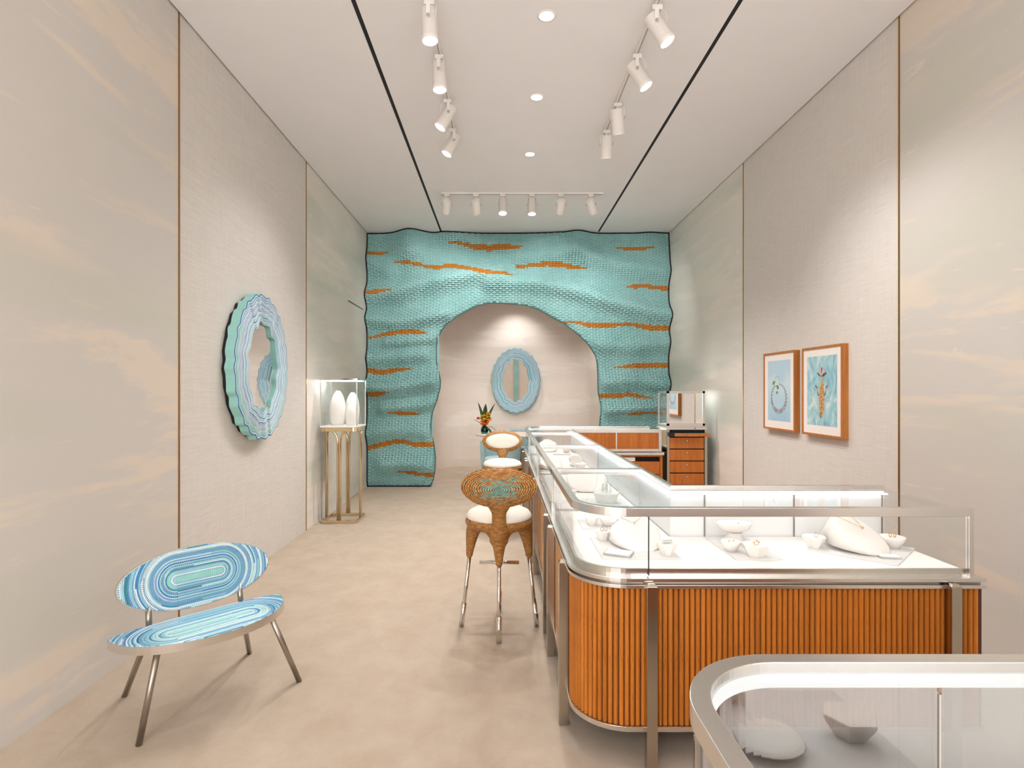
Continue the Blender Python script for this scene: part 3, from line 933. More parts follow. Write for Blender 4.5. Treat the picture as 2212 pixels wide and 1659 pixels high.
# ------------------------------------------------------------------ jewellery displays on the decks
def rz(a): return Matrix.Rotation(a, 4, 'Z')
def tray(x, y, w, d, a, label):
    o = MB().box(-w / 2, w / 2, -d / 2, d / 2, 0, 0.006).build('display_tray', 'tray_white', None, False, 0.0015)
    o.location = (x, y, ZD); o.rotation_euler = (0, 0, a)
    return tag(o, label, 'tray', 'white display trays')
def bowl(x, y, r, h, label, n=20, sx=1.0, base=0.55, a=0.0, z=ZD + 0.006, slope=0.0):
    o = MB().lathe([(r * base, 0), (r * 0.92, h * 0.72), (r, h * 0.94), (r * 0.97, h), (r * 0.7, h * 0.97), (0.002, h * 0.93)], n, smooth=n > 12, sx=sx).build('display_bowl', 'display_white')
    o.location = (x, y, z); o.rotation_euler = (0, 0, a)
    return tag(o, label, 'display bowl', 'white ring bowls')
def bust(x, y, w, h, length, a, label, z=ZD + 0.006):
    """reclining bib shaped necklace form, low edge towards the front"""
    secs = [(0.0, 0.34, 0.10), (0.08, 0.60, 0.22), (0.22, 0.82, 0.36), (0.45, 0.98, 0.44), (0.65, 1.0, 0.46), (0.80, 0.86, 0.44), (0.90, 0.62, 0.40), (1.0, 0.46, 0.36), (1.05, 0.42, 0.33)]
    vs = []; n = 18
    for s, ww, dd in secs:
        cy = -length / 2 + s * length
        cz = h * s ** 0.85
        for j in range(n):
            t = 2 * PI * j / n
            px = 0.5 * w * ww * math.cos(t)
            q = math.sin(t)
            front = dd * h * 0.55
            pz = max(0.0, cz * (1.0 if q > 0 else 0.25) + q * front * (0.55 if q > 0 else 0.2))
            py = cy + (0.25 * length * s if q < 0 else 0)
            vs.append((px, py, pz))
    fs = [(i * n + j, i * n + (j + 1) % n, (i + 1) * n + (j + 1) % n, (i + 1) * n + j) for i in range(len(secs) - 1) for j in range(n)]
    mb = MB().add(vs, fs, 0, True)
    k = len(secs) - 1
    mb.f += [tuple(range(n - 1, -1, -1)), tuple(k * n + j for j in range(n))]; mb.m += [0, 0]; mb.sm += [False, False]
    o = mb.build('necklace_bust', 'display_white')
    o.location = (x, y, z); o.rotation_euler = (0, 0, a)
    tag(o, label, 'necklace bust', 'white necklace busts')
    return o
def chain(x, y, w, h, length, a, label, mat='gold', z=ZD + 0.006, drop=0.5):
    pts = []
    for i in range(25):
        t = -1 + i / 12
        s = 0.97 - (0.97 - drop) * (1 - abs(t) ** 1.3)
        px = 0.22 * w * t
        pz = h * s ** 0.85 + 0.25 * h * (1 - (t * 0.5) ** 2) * 0.95
        pts.append((px, -length / 2 + s * length - 0.004, pz))
    mb = MB().tube(pts, 0.0011, 5)
    m = pts[12]
    mb.lathe([(0.001, -0.006), (0.006, 0), (0.001, 0.006)], 8, 0, True, Matrix.Translation((m[0], m[1] - 0.003, m[2])), cap=False)
    o = mb.build('necklace', mat)
    o.location = (x, y, z); o.rotation_euler = (0, 0, a)
    return tag(o, label, 'necklace')
def ring(x, y, z, label, mat='silver', r=0.0095, a=0.0, cat='ring', name='ring'):
    mb = MB().tube([(r * math.cos(t), 0, r + r * math.sin(t)) for t in [2 * PI * k / 18 for k in range(18)]], 0.0016, 6, closed=True)
    mb.lathe([(0.001, -0.004), (0.004, 0), (0.001, 0.003)], 8, 0, True, Matrix.Translation((0, 0, 2 * r + 0.002)), cap=False)
    o = mb.build(name, mat)
    o.location = (x, y, z); o.rotation_euler = (0, 0, a)
    return tag(o, label, cat)
def stud(x, y, z, label, mat='silver'):
    o = MB().lathe([(0.002, 0), (0.0045, 0.003), (0.002, 0.006)], 8).build('stud_earring', mat)
    o.location = (x, y, z)
    return tag(o, label, 'earring')
def card(x, y, w, d, h, a, label):
    r = thing('white_booklet', label, 'booklet', (x, y, ZD + 0.006), a)
    MB().box(-w / 2, w / 2, -d / 2, d / 2, 0, h * 0.85).build('cover', 'silver', r)
    MB().box(-w / 2 + 0.003, w / 2 - 0.003, -d / 2 + 0.003, d / 2 - 0.003, h * 0.85, h).build('pages', 'paper', r)

TZ = ZD + 0.006
# left tray of the near arm
tray(0.598, 2.607, 0.335, 0.352, 0.0, 'white display tray near the rounded glass corner, under a necklace bust')
bowl(0.489, 2.735, 0.040, 0.044, 'small white bowl with hoop earrings, left of the leftmost bust', 10)
ring(0.481, 2.732, TZ + 0.042, 'left silver hoop on small white bowl near the rounded corner', a=0.6, cat='earring', name='hoop_earring')
ring(0.500, 2.737, TZ + 0.042, 'right silver hoop on small white bowl near the rounded corner', a=0.6, cat='earring', name='hoop_earring')
bust(0.622, 2.625, 0.235, 0.098, 0.19, 0.12, 'reclining white necklace bust in the rounded corner of the near showcase')
chain(0.622, 2.625, 0.235, 0.098, 0.19, 0.12, 'fine silver necklace on the bust near the rounded corner', 'silver', drop=0.72)
card(0.512, 2.492, 0.115, 0.085, 0.010, -0.45, 'white booklet lying before the leftmost bust')
bowl(0.722, 2.492, 0.045, 0.050, 'white faceted bowl with a jewelled band, right of the leftmost bust', 8, a=0.3)
for k in range(4):
    ring(0.706 + k * 0.011, 2.486 + k * 0.003, TZ + 0.047, '%s of four silver rings on the faceted bowl right of leftmost bust' % ('first', 'second', 'third', 'last')[k], r=0.006, a=0.3)
# tray behind it in the long arm
tray(0.60, 3.06, 0.36, 0.20, 0.0, 'white display tray with three plain bowls behind the leftmost bust')
bowl(0.482, 3.04, 0.038, 0.040, 'left of three plain white bowls behind the leftmost bust', 10)
bowl(0.566, 3.02, 0.045, 0.044, 'middle of three plain white bowls behind the leftmost bust', 20, 1.1)
bowl(0.665, 3.05, 0.052, 0.040, 'right of three plain white bowls behind the leftmost bust', 20, 1.2)
# middle tray
tray(1.092, 2.602, 0.20, 0.36, 0.0, 'narrow white display tray in the middle of the near showcase')
r = thing('oval_dish', 'large white oval dish on a short stem, middle of the near showcase', 'display dish', (1.10, 2.70, TZ))
MB().lathe([(0.045, 0), (0.05, 0.008), (0.03, 0.03), (0.035, 0.045)], 20).build('stem', 'display_white', r)
MB().lathe([(0.035, 0.045), (0.070, 0.062), (0.082, 0.085), (0.080, 0.090), (0.06, 0.087), (0.002, 0.084)], 28, sy=0.72).build('dish', 'display_white', r)
stud(1.115, 2.69, TZ + 0.085, 'dark stone stud on the large oval dish')
bowl(1.022, 2.545, 0.044, 0.045, 'small oval white bowl with a pair of studs, left front of the oval dish', 20, 1.0)
stud(1.012, 2.54, TZ + 0.042, 'left silver stud on small bowl before the oval dish')
stud(1.034, 2.545, TZ + 0.042, 'right silver stud on small bowl before the oval dish')
bowl(1.095, 2.465, 0.058, 0.052, 'white six sided bowl with a gold ring, right front of the oval dish', 6, a=0.35)
ring(1.094, 2.452, TZ + 0.049, 'gold ring on the six sided white bowl', 'gold', a=0.1)
stud(1.098, 2.49, TZ + 0.049, 'left stud on the six sided white bowl')
stud(1.122, 2.49, TZ + 0.049, 'right stud on the six sided white bowl')
# right tray, turned by 45 degrees
tray(1.623, 2.582, 0.345, 0.355, -PI / 4, 'white display tray turned diagonally at the right end of near showcase')
bowl(1.424, 2.605, 0.050, 0.050, 'white bowl with a ring, left of the rightmost bust', 8, a=0.2)
ring(1.428, 2.595, TZ + 0.047, 'silver ring on the bowl left of the rightmost bust', a=0.3)
bust(1.612, 2.562, 0.25, 0.125, 0.20, 0.55, 'reclining white necklace bust at the right end of near showcase')
chain(1.612, 2.562, 0.25, 0.125, 0.20, 0.55, 'fine gold necklace with pendant on the rightmost bust', 'gold', drop=0.5)
card(1.655, 2.445, 0.085, 0.055, 0.008, -0.2, 'small white booklet before the rightmost bust')
bowl(1.775, 2.60, 0.055, 0.050, 'white bowl with gold bands, right of the rightmost bust', 20, a=0.5)
for k in range(2):
    ring(1.765 + k * 0.02, 2.595, TZ + 0.047, '%s gold ring on the bowl right of the rightmost bust' % ('left', 'right')[k], 'gold', a=0.5)
# long arm, seen through the glass tops
tray(0.66, 3.66, 0.26, 0.24, 0.0, 'white display tray under the six sided bowl with bangles')
bowl(0.672, 3.655, 0.090, 0.062, 'large white six sided bowl holding three bangles, in the second counter', 6, 1.0, 0.72, 0.2)
for k in range(3):
    mb = MB().tube([(0.034 * math.cos(t), 0, 0.024 + 0.034 * math.sin(t)) for t in [2 * PI * j / 24 for j in range(24)]], 0.0016, 6, closed=True)
    o = mb.build('bangle', 'silver'); o.location = (0.65 + k * 0.024, 3.655, TZ + 0.058); o.rotation_euler = (0, 0, 1.25)
    tag(o, '%s silver bangle standing on the large six sided bowl' % ('left', 'middle', 'right')[k], 'bangle')
bust(0.62, 4.13, 0.30, 0.115, 0.24, -0.1, 'reclining white necklace bust behind the bowl with bangles')
bowl(0.46, 3.82, 0.045, 0.045, 'round white bowl between the bangles and the glass front', 20)
bowl(0.74, 4.52, 0.060, 0.060, 'white bowl at the far end of the second counter', 8)
tray(0.56, 5.32, 0.42, 0.50, 0.0, 'white display tray in the third counter from the near corner')
bust(0.45, 5.20, 0.22, 0.12, 0.20, 0.3, 'reclining white necklace bust in the third counter')
r = MB().lathe([(0.05, -0.07), (0.055, -0.065), (0.055, 0.065), (0.05, 0.07)], 24, mat=Matrix.Translation((0, 0, 0.055)) @ Matrix.Rotation(PI / 2, 4, 'X')).build('bracelet_roll', 'display_white')
r.location = (0.70, 5.42, TZ); tag(r, 'white cylindrical bracelet roll lying in the third counter', 'bracelet roll')
bowl(0.72, 5.18, 0.055, 0.05, 'white bowl before the bracelet roll in the third counter', 8)
bowl(0.45, 5.95, 0.05, 0.05, 'round white bowl at far end of third counter beside the glass front', 20)
bust(0.55, 6.75, 0.22, 0.11, 0.2, 0.0, 'reclining white necklace bust in the far corner counter')
bowl(0.75, 6.60, 0.05, 0.05, 'white faceted bowl in the far corner counter', 8)
# foreground showcase
tray(0.62, 0.80, 0.34, 0.30, 0.0, 'white display tray in the foreground showcase')
bowl(0.72, 0.83, 0.055, 0.045, 'white faceted bowl in the foreground showcase', 6)
bowl(0.53, 0.86, 0.075, 0.018, 'shallow round white dish in the foreground showcase', 24)

# ------------------------------------------------------------------ settee with cord inlay
CORDS = ['cord_aqua', 'cord_ice', 'cord_white', 'cord_blue', 'cord_deep', 'cord_mint', 'cord_lav', 'cord_steel', 'cord_teal', 'cord_grey']
def stadium(L, r, n=40):
    """closed race-track curve: points with arc spacing suited to its size"""
    pts = []
    per = 4 * L + 2 * PI * r
    m = max(48, int(per / 0.0045))
    for i in range(m):
        s = per * i / m
        if s < 2 * L: pts.append((-L + s, -r))
        elif s < 2 * L + PI * r:
            a = -PI / 2 + (s - 2 * L) / r; pts.append((L + r * math.cos(a), r * math.sin(a)))
        elif s < 4 * L + PI * r: pts.append((L - (s - 2 * L - PI * r), r))
        else:
            a = PI / 2 + (s - 4 * L - PI * r) / r; pts.append((-L + r * math.cos(a), r * math.sin(a)))
    return pts
def cords_on(inside, L, step, n_ring, place, rng, weights):
    """race-track cords filling an outline; place maps 2D to the surface"""
    mb = MB()
    for k in range(n_ring):
        r = (k + 0.5) * step
        pts = stadium(L, r)
        ok = [inside(*p) for p in pts]
        n = len(pts)
        if not any(ok): break
        runs = []
        if all(ok):
            runs = [(list(range(n)) + [0])]
        else:
            st = next(i for i in range(n) if not ok[i])
            cur = []
            for q in range(n + 1):
                i = (st + q) % n
                if ok[i]: cur.append(i)
                elif cur:
                    runs.append(cur); cur = []
        for run in runs:
            if len(run) < 2: continue
            mi = []
            while len(mi) < len(run):
                cyc = ((1, 2, 5, 6, 9), (0, 7, 0, 5), (3, 4, 8, 7), (1, 2, 2, 9), (0, 7, 8))[(k + (1 if rng.random() < 0.2 else 0)) % 5]
                ww = [weights[i] if i in cyc else 0.02 for i in range(10)]
                c = rng.choices(range(10), ww)[0]
                ln = rng.choice((24, 60, 120, 400, 400))
                if rng.random() < 0.18:
                    c2 = rng.choice((2, 9, 3))
                    for j in range(ln): mi.append(c if (j // 1) % 2 else c2)
                else:
                    mi += [c] * ln
            mb.tube([place(*pts[i]) for i in run], step * 0.5, 6, False, mi[:len(run)])
    return mb
st = thing('settee', 'low steel legged settee with oval back and seat inlaid with blue cords', 'settee', (-1.3595, 2.6905, 0), math.radians(46.3))
rng = random.Random(3)
A, BF, BB, YC = 0.385, 0.292, 0.055, 0.10
def seat_out(s=1.0, n=72):
    out = []
    for i in range(n):
        t = 2 * PI * i / n
        b = BB if math.sin(t) > 0 else BF
        out.append((-0.012 + A * s * math.cos(t), YC + b * s * math.sin(t) * (1 if s == 1 else 1)))
    return out
so = seat_out()
MB().prism(so, 0.382, 0.418).build('seat', 'steel', st, False, 0.002)
seat = st.children[0]
def in_seat(x, y):
    b = BB if y + SHY > YC else BF
    return ((x) / (A - 0.006)) ** 2 + ((y + SHY - YC) / (b - 0.006)) ** 2 < 1
SHY = -0.03
mb = cords_on(in_seat, 0.17, 0.0066, 60, lambda x, y: (x - 0.012, y + SHY, 0.4185), rng, (7, 5, 4, 2.5, 1, 4, 2, 5, 2.5, 2))
mb.prism([(x, y) for x, y in seat_out(0.985)], 0.416, 0.4184, 1)
mb.build('seat_cords', CORDS, seat)
# leaning oval back
BA, BBk, tilt = 0.347, 0.147, 0.2
bk = MB()
Mb = Matrix.Translation((0, 0.18, 0.59)) @ Matrix.Rotation(PI / 2 - tilt, 4, 'X')
ell = [(BA * math.cos(2 * PI * i / 80), BBk * math.sin(2 * PI * i / 80)) for i in range(80)]
bk.prism(ell, -0.022, 0.006, 0, Mb)
back = bk.build('backrest', 'steel', st, False, 0.002)
mb = cords_on(lambda x, y: (x / (BA - 0.006)) ** 2 + (y / (BBk - 0.006)) ** 2 < 1, 0.10, 0.0062, 60,
              lambda x, y: tuple(Mb @ Vector((x, y, 0.0065))), rng, (5, 2, 2, 4, 2.5, 3, 1.5, 6, 4, 1))
mb.prism([(x * 0.985, y * 0.97) for x, y in ell], 0.005, 0.0064, 7, Mb)
mb.build('back_cords', CORDS, back)
for x, fx, fy in ((-0.225, -0.256, 0.431), (0.19, 0.359, 0.45)):
    MB().tube([(fx, fy, 0.0), (x, 0.142, 0.385)], 0.0135, 14).build('leg', 'steel_dark', st)
    MB().tube([(x, 0.142, 0.40), (x * 0.99, 0.165, 0.50)], 0.0135, 14).build('back_post', 'steel_dark', st)
for x, y, fx, fy in ((-0.252, -0.085, -0.318, -0.066), (0.239, -0.10, 0.405, -0.0535)):
    MB().tube([(fx, fy, 0.0), (x, y, 0.385)], 0.0135, 14).build('leg', 'steel_dark', st)

# ------------------------------------------------------------------ wavy mirrors
def wavy(rx, rz_, k, amp, ph, n=220):
    out = []
    for i in range(n):
        t = 2 * PI * i / n
        w = 1 + amp * (math.sin(k * t + ph) + 0.45 * math.sin((k * 1.6 // 1) * t + ph * 2))
        out.append((rx * w * math.cos(t), rz_ * w * math.sin(t)))
    return out
def wavy_mirror(label, loc, rotz, rx, rz_, gx, gz, seed):
    """local: face looks along -y, thickness 7 cm, held 3 cm off the wall"""
    root = thing('wavy_mirror', label, 'mirror', loc, rotz)
    rg = random.Random(seed)
    n = 220
    outer = wavy(rx, rz_, 24, 0.017, 0.3)
    inner = wavy(gx, gz, 11, 0.045, 1.1)
    Y0, Y1 = -0.100, -0.030
    vs = []
    for P in (outer, inner):
        vs += [(x, Y0, z) for x, z in P] + [(x, Y1, z) for x, z in P]
    fs = []
    for i in range(n):
        j = (i + 1) % n
        fs += [(i, n + i, n + j, j), (2 * n + i, 2 * n + j, 3 * n + j, 3 * n + i), (i, j, 2 * n + j, 2 * n + i), (n + i, 3 * n + i, 3 * n + j, n + j)]
    fr = MB().add(vs, fs, 0, False).build('frame', 'foam_teal', root, False)
    # cords follow the frame, from the outer wave to the inner one
    mb = MB()
    NR = 32
    offs = [rg.uniform(-1, 1) for _ in range(NR)]
    for k in range(NR):
        f = (k + 0.5) / NR
        pts = []
        for i in range(n):
            t = 2 * PI * i / n
            xo, zo = outer[i]; xi, zi = inner[i]
            wob = 0.016 * math.sin(13 * t + 2.2 * f * 3) * math.sin(PI * f)
            pts.append((xo + (xi - xo) * min(1, max(0, f + wob)), Y0 - 0.001, zo + (zi - zo) * min(1, max(0, f + wob))))
        th = 0.5 * math.dist(outer[0], inner[0]) / NR
        PAL = (4, 7, 6, 0, 0, 4, 3, 0, 0, 4) if k % 3 else (2, 0, 0, 2.5, 0.8, 1, 3, 4, 0.8, 2)
        c = rg.choices(range(10), PAL)[0]
        mi = []
        while len(mi) < n:
            mi += [c] * rg.choice((30, 60, 220))
            if rg.random() < 0.5: c = rg.choices(range(10), PAL)[0]
        mb.tube(pts, th * 0.98, 6, True, mi[:n])
    mb.build('cord_inlay', CORDS, fr)
    gp = [(x * 1.03, z * 1.03) for x, z in inner]
    g = MB(); m = len(gp)
    g.add([(x, -0.078, z) for x, z in gp] + [(x, -0.068, z) for x, z in gp], [tuple(range(m)), tuple(range(2 * m - 1, m - 1, -1))] + [(i, m + i, m + (i + 1) % m, (i + 1) % m) for i in range(m)])
    g.build('mirror_glass', 'mirror', root)
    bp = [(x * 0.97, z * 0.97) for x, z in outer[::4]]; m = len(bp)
    MB().add([(x, -0.03, z) for x, z in bp] + [(x, 0.0, z) for x, z in bp], [tuple(range(m)), tuple(range(2 * m - 1, m - 1, -1))] + [(i, m + i, m + (i + 1) % m, (i + 1) % m) for i in range(m)]).build('shadow_gap_plate', 'black', root)  # black plate added to darken the gap, standing in for shade behind the frame
    return root
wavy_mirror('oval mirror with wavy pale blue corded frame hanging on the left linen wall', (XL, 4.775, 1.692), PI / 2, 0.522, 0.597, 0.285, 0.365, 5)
wavy_mirror('oval mirror with wavy pale blue corded frame on the alcove back wall', (0.283, 11.3, 1.69), 0.0, 0.476, 0.636, 0.245, 0.41, 9)

# ------------------------------------------------------------------ bar stools
def bar_stool(label, x, y, rot):
    r = thing('bar_stool', label, 'bar stool', (x, y, 0), rot, 'wicker bar stools')
    mb = MB()
    mb.lathe([(0.05, 0.625), (0.14, 0.628), (0.196, 0.640), (0.217, 0.668), (0.213, 0.69), (0.195, 0.70), (0.15, 0.69), (0.01, 0.69)], 40)
    for k in range(4):
        a = k * PI / 2
        c, s = math.cos(a), math.sin(a)
        path = [(c * rr, s * rr, z) for rr, z in ((0.190, 0.44), (0.185, 0.49), (0.178, 0.545), (0.170, 0.595), (0.155, 0.635), (0.145, 0.66))]
        mb.tube(path, [0.020, 0.026, 0.034, 0.043, 0.05, 0.052], 18, ry=[0.020, 0.027, 0.037, 0.052, 0.085, 0.11], up=(c, s, 0))
    mb.tube([(0, -0.155, 0.58), (0, -0.19, 0.64), (0, -0.212, 0.70), (0, -0.235, 0.77), (0, -0.255, 0.82), (0, -0.27, 0.865)],
            [0.05, 0.046, 0.034, 0.031, 0.034, 0.035], 18, ry=[0.060, 0.054, 0.044, 0.044, 0.072, 0.13], up=(0, 1, 0))
    sh = mb.build('seat_shell', 'wicker', r)
    rm = sh.modifiers.new('remesh', 'REMESH'); rm.mode = 'VOXEL'; rm.voxel_size = 0.006; rm.use_smooth_shade = True
    sm = sh.modifiers.new('smooth', 'SMOOTH'); sm.factor = 0.5; sm.iterations = 14
    # backrest: fat oval cushion of cane, slightly wrapped round the sitter
    vs = []; n, m = 48, 14
    def back_pt(px, pz, side, s):
        return (px, side * 0.042 * math.sqrt(max(0, 1 - s * s)) + 0.55 * px * px, pz)
    mb = MB()
    for side in (-1, 1):
        vs = []
        for i in range(m + 1):
            s = math.sin(PI / 2 * i / m)
            for j in range(n):
                t = 2 * PI * j / n
                vs.append(back_pt(0.226 * s * math.cos(t), 0.122 * s * math.sin(t), side, s))
        fs = []
        for i in range(m):
            for j in range(n):
                q = (i * n + j, i * n + (j + 1) % n, (i + 1) * n + (j + 1) % n, (i + 1) * n + j)
                fs.append(q if side < 0 else q[::-1])
        mb.add(vs, fs, 0, True)
    bk = mb.build('backrest', 'wicker_back', r)
    bk.location = (0, -0.283, 0.928); bk.rotation_euler = (0.14, 0, 0)
    mb = MB(); vs = []
    for i in range(9):
        s = i / 8
        for j in range(n):
            t = 2 * PI * j / n
            px, pz = 0.196 * s * math.cos(t), 0.090 * s * math.sin(t)
            vs.append((px, 0.038 + 0.016 * (1 - s ** 4) - 0.03 * (s > 0.99) + 0.55 * px * px, pz))
    mb.add(vs, [(i * n + (j + 1) % n, i * n + j, (i + 1) * n + j, (i + 1) * n + (j + 1) % n) for i in range(8) for j in range(n)], 0, True)
    mb.build('back_pad', 'cushion', bk)
    MB().lathe([(0.195, 0.692), (0.207, 0.70), (0.207, 0.712), (0.19, 0.737), (0.15, 0.755), (0.08, 0.766), (0.002, 0.768)], 44, cap=True).build('seat_cushion', 'cushion', r)
    for k in range(4):
        a = k * PI / 2
        c, s = math.cos(a), math.sin(a)
        lg = MB().tube([(c * 0.240, s * 0.240, 0.0), (c * 0.187, s * 0.187, 0.46)], 0.0125, 14).build('leg', 'chrome', r)
        MB().tube([(c * 0.2402, s * 0.2402, 0.0), (c * 0.2227, s * 0.2227, 0.15)], 0.0165, 14).build('foot_sleeve', 'chrome', lg)
    MB().tube([(-0.133, 0.213, 0.343), (0.133, 0.213, 0.343)], 0.012, 14).build('footrest', 'chrome', r)
    return r
bar_stool('wicker bar stool seen from behind, orange and teal woven back, beside the showcases', -0.014, 3.63, 0.0)
bar_stool('wicker bar stool facing the camera with white seat and back pad, before the alcove', 0.012, 6.12, PI)

# ------------------------------------------------------------------ brass pedestal vitrine
pd = thing('pedestal_vitrine', 'square glass vitrine on a polished brass stand with arched legs', 'pedestal vitrine', (-1.83, 6.635, 0))
hw = 0.21
sq = []
for cx, cy, a in ((hw - 0.05, hw - 0.05, 0), (-hw + 0.05, hw - 0.05, PI / 2), (-hw + 0.05, -hw + 0.05, PI), (hw - 0.05, -hw + 0.05, 1.5 * PI)):
    sq += arc(cx, cy, 0.05, a, a + PI / 2, 6)
MB().ribbon(sq, 0.0, 0.028, 0.0, 0.034, True).build('base_ring', 'brass', pd, False, 0.003)
MB().ribbon(sq, 0.0, 0.028, 1.035, 1.08, True).build('top_ring', 'brass', pd, False, 0.003)
for k in range(4):
    rt = Matrix.Rotation(k * PI / 2, 4, 'Z')
    for s in (-1, 1):
        path = [(s * 0.014, -hw + 0.014, 0.02), (s * 0.014, -hw + 0.014, 0.93)]
        path += [(s * (0.014 + 0.11 * (1 - math.cos(t))), -hw + 0.014, 0.93 + 0.125 * math.sin(t)) for t in [PI / 2 * i / 8 for i in range(1, 9)]]
        MB().tube(path, 0.013, 12, mat=rt).build('leg', 'brass', pd)
MB().box(-hw, hw, -hw, hw, 1.08, 1.095).build('deck', 'deck_white', pd, False, 0.002)
g0, g1 = 1.095, 1.612
for x0, x1, y0, y1 in ((-hw + .004, hw - .004, -hw, -hw + .008), (-hw + .004, hw - .004, hw - .008, hw), (-hw, -hw + .008, -hw + .008, hw - .008), (hw - .008, hw, -hw + .008, hw - .008)):
    MB().box(x0, x1, y0, y1, g0, g1).build('glass_pane', 'glass_case', pd)
for sx in (-1, 1):
    for sy in (-1, 1):
        MB().box(sx * (hw - 0.005) - 0.005, sx * (hw - 0.005) + 0.005, sy * (hw - 0.005) - 0.005, sy * (hw - 0.005) + 0.005, g0, g1).build('corner_strip', 'steel', pd)
MB().box(-hw - 0.003, hw + 0.003, -hw - 0.003, hw + 0.003, g1, g1 + 0.022).build('lid', 'chrome', pd, False, 0.002)
MB().ribbon(sq, 0.022, 0.04, g1 - 0.006, g1, True).build('light_strip', 'led_front', pd)
def tall_bust(x, y, w, h, label, lean):
    prof = [(0.36, 0), (0.44, 0.1), (0.5, 0.32), (0.5, 0.55), (0.44, 0.72), (0.32, 0.86), (0.2, 0.95), (0.12, 1.0)]
    o = MB().lathe([(r * w, z * h) for r, z in prof], 28, sy=0.6).build('tall_bust', 'display_white')
    o.location = (x, y, 1.095); o.rotation_euler = (0, lean, 0)
    return tag(o, label, 'necklace bust')
tall_bust(-1.895, 6.60, 0.18, 0.40, 'tall white necklace form in the brass pedestal vitrine', 0.03)
tall_bust(-1.725, 6.56, 0.125, 0.24, 'short white necklace form in the brass pedestal vitrine', -0.03)
tall_bust(-1.76, 6.74, 0.17, 0.38, 'tall white necklace form at the back of the brass pedestal vitrine', 0.02)

# ------------------------------------------------------------------ framed pictures
def picture(label, y0, y1, kind):
    yc = (y0 + y1) / 2; z0, z1 = 1.131, 1.852
    w, h = y1 - y0, z1 - z0
    r = thing('framed_picture', label, 'picture', (XR, yc, z0))
    # local: x into the room is negative, y along the wall, z up
    MB().box(-0.049, 0, -w / 2, -w / 2 + 0.018, 0, h).box(-0.049, 0, w / 2 - 0.018, w / 2, 0, h).box(-0.049, 0, -w / 2 + 0.018, w / 2 - 0.018, 0, 0.018).box(-0.049, 0, -w / 2 + 0.018, w / 2 - 0.018, h - 0.018, h).build('frame', 'frame_wood', r)
    MB().box(-0.042, -0.004, -w / 2 + 0.017, w / 2 - 0.017, 0.017, h - 0.017).build('mat_board', 'mat_white', r)
    pw, ph, zc = 0.425, 0.558, h / 2 + 0.004
    pr = MB().box(-0.0425, -0.0415, -pw / 2, pw / 2, zc - ph / 2, zc + ph / 2).build('print', 'print_sky' if kind == 0 else 'print_water', r)
    cnt = [0]
    def flat(mb, pts, mi, lift=0.0):
        cnt[0] += 1
        vs = [(-0.0428 - lift - 0.000012 * cnt[0], -a, b + zc) for a, b in pts]
        mb.add(vs, [tuple(range(len(vs)))], mi)
    def blob(mb, cx, cy, rx, ry, ang, mi, lift=0.0, n=10):
        flat(mb, [(cx + rx * math.cos(t) * math.cos(ang) - ry * math.sin(t) * math.sin(ang), cy + rx * math.cos(t) * math.sin(ang) + ry * math.sin(t) * math.cos(ang)) for t in [2 * PI * k / n for k in range(n)]], mi, lift)
    rg = random.Random(4 + kind)
    mb = MB()
    if kind == 0:
        for k in range(46):
            t = PI / 2 + 0.5 + (2 * PI - 0.6) * k / 45
            low = 0.5 - 0.5 * math.sin(t)
            rr = 0.122 + 0.004 * (k % 2)
            blob(mb, 0.0 + rr * math.cos(t) * 1.12, -0.065 + rr * 1.02 * math.sin(t), 0.011 + 0.018 * low, 0.006 + 0.007 * low, t + (0.6 if k % 2 else -0.6), k % 2, 0.0001 * (k % 3))
        for k in range(16):
            t = PI * 0.15 + k * 0.13
            blob(mb, -0.03 + 0.055 * math.cos(t), 0.06 + 0.075 * math.sin(t), 0.009, 0.0014, t + PI / 2, 1)
        for cx, cy, s, a in ((-0.10, 0.085, 0.030, 0.5), (-0.012, 0.045, 0.030, -0.5), (-0.03, -0.008, 0.022, 0.2)):
            for q in (-0.9, 0, 0.9):
                blob(mb, cx + s * 0.5 * math.sin(q + a), cy - s * 0.5 * math.cos(q + a), s * 0.32, s * 0.72, q + a, 2, 0.0002)
        mb.build('printed_necklace', ['ink_lavender', 'ink_grey', 'ink_green'], pr)
    else:
        flat(mb, [(0.018, 0.10), (0.034, 0.02), (0.044, -0.08), (0.034, -0.15), (0.014, -0.205), (-0.016, -0.21), (-0.030, -0.15), (-0.042, -0.06), (-0.024, 0.02), (0.004, 0.10)], 0)
        for k in range(70):
            z = rg.uniform(-0.15, 0.05)
            x = rg.uniform(-0.028, 0.030)
            blob(mb, x, z, 0.0035, 0.005, rg.uniform(0, 3), rg.choice((1, 1, 2)), 0.0002, 6)
        blob(mb, -0.004, -0.195, 0.018, 0.024, 0, 1, 0.0002); blob(mb, 0.002, -0.198, 0.011, 0.018, 0, 0, 0.0003)
        for s in (-1, 1):
            for k in range(5):
                blob(mb, s * (0.042 + 0.008 * k), -0.04 + 0.018 * k - 0.06 * (s > 0) * 0, 0.006, 0.024, -s * (0.5 + 0.1 * k), (2, 1, 0)[k % 3], 0.0001)
        for k in range(9):
            a = -1.2 + 0.3 * k
            blob(mb, 0.006 + 0.034 * math.sin(a), 0.115 + 0.040 * math.cos(a), 0.010, 0.034, -a, 2 if k % 4 else 1, 0.0001)
        mb.build('printed_fish', ['ink_gold', 'ink_brown', 'ink_pink'], pr)
picture('wood framed picture of a pale necklace with green leaves on sky blue', 4.977, 5.566, 0)
picture('wood framed picture of a golden jewelled fish in teal water', 4.281, 4.854, 1)

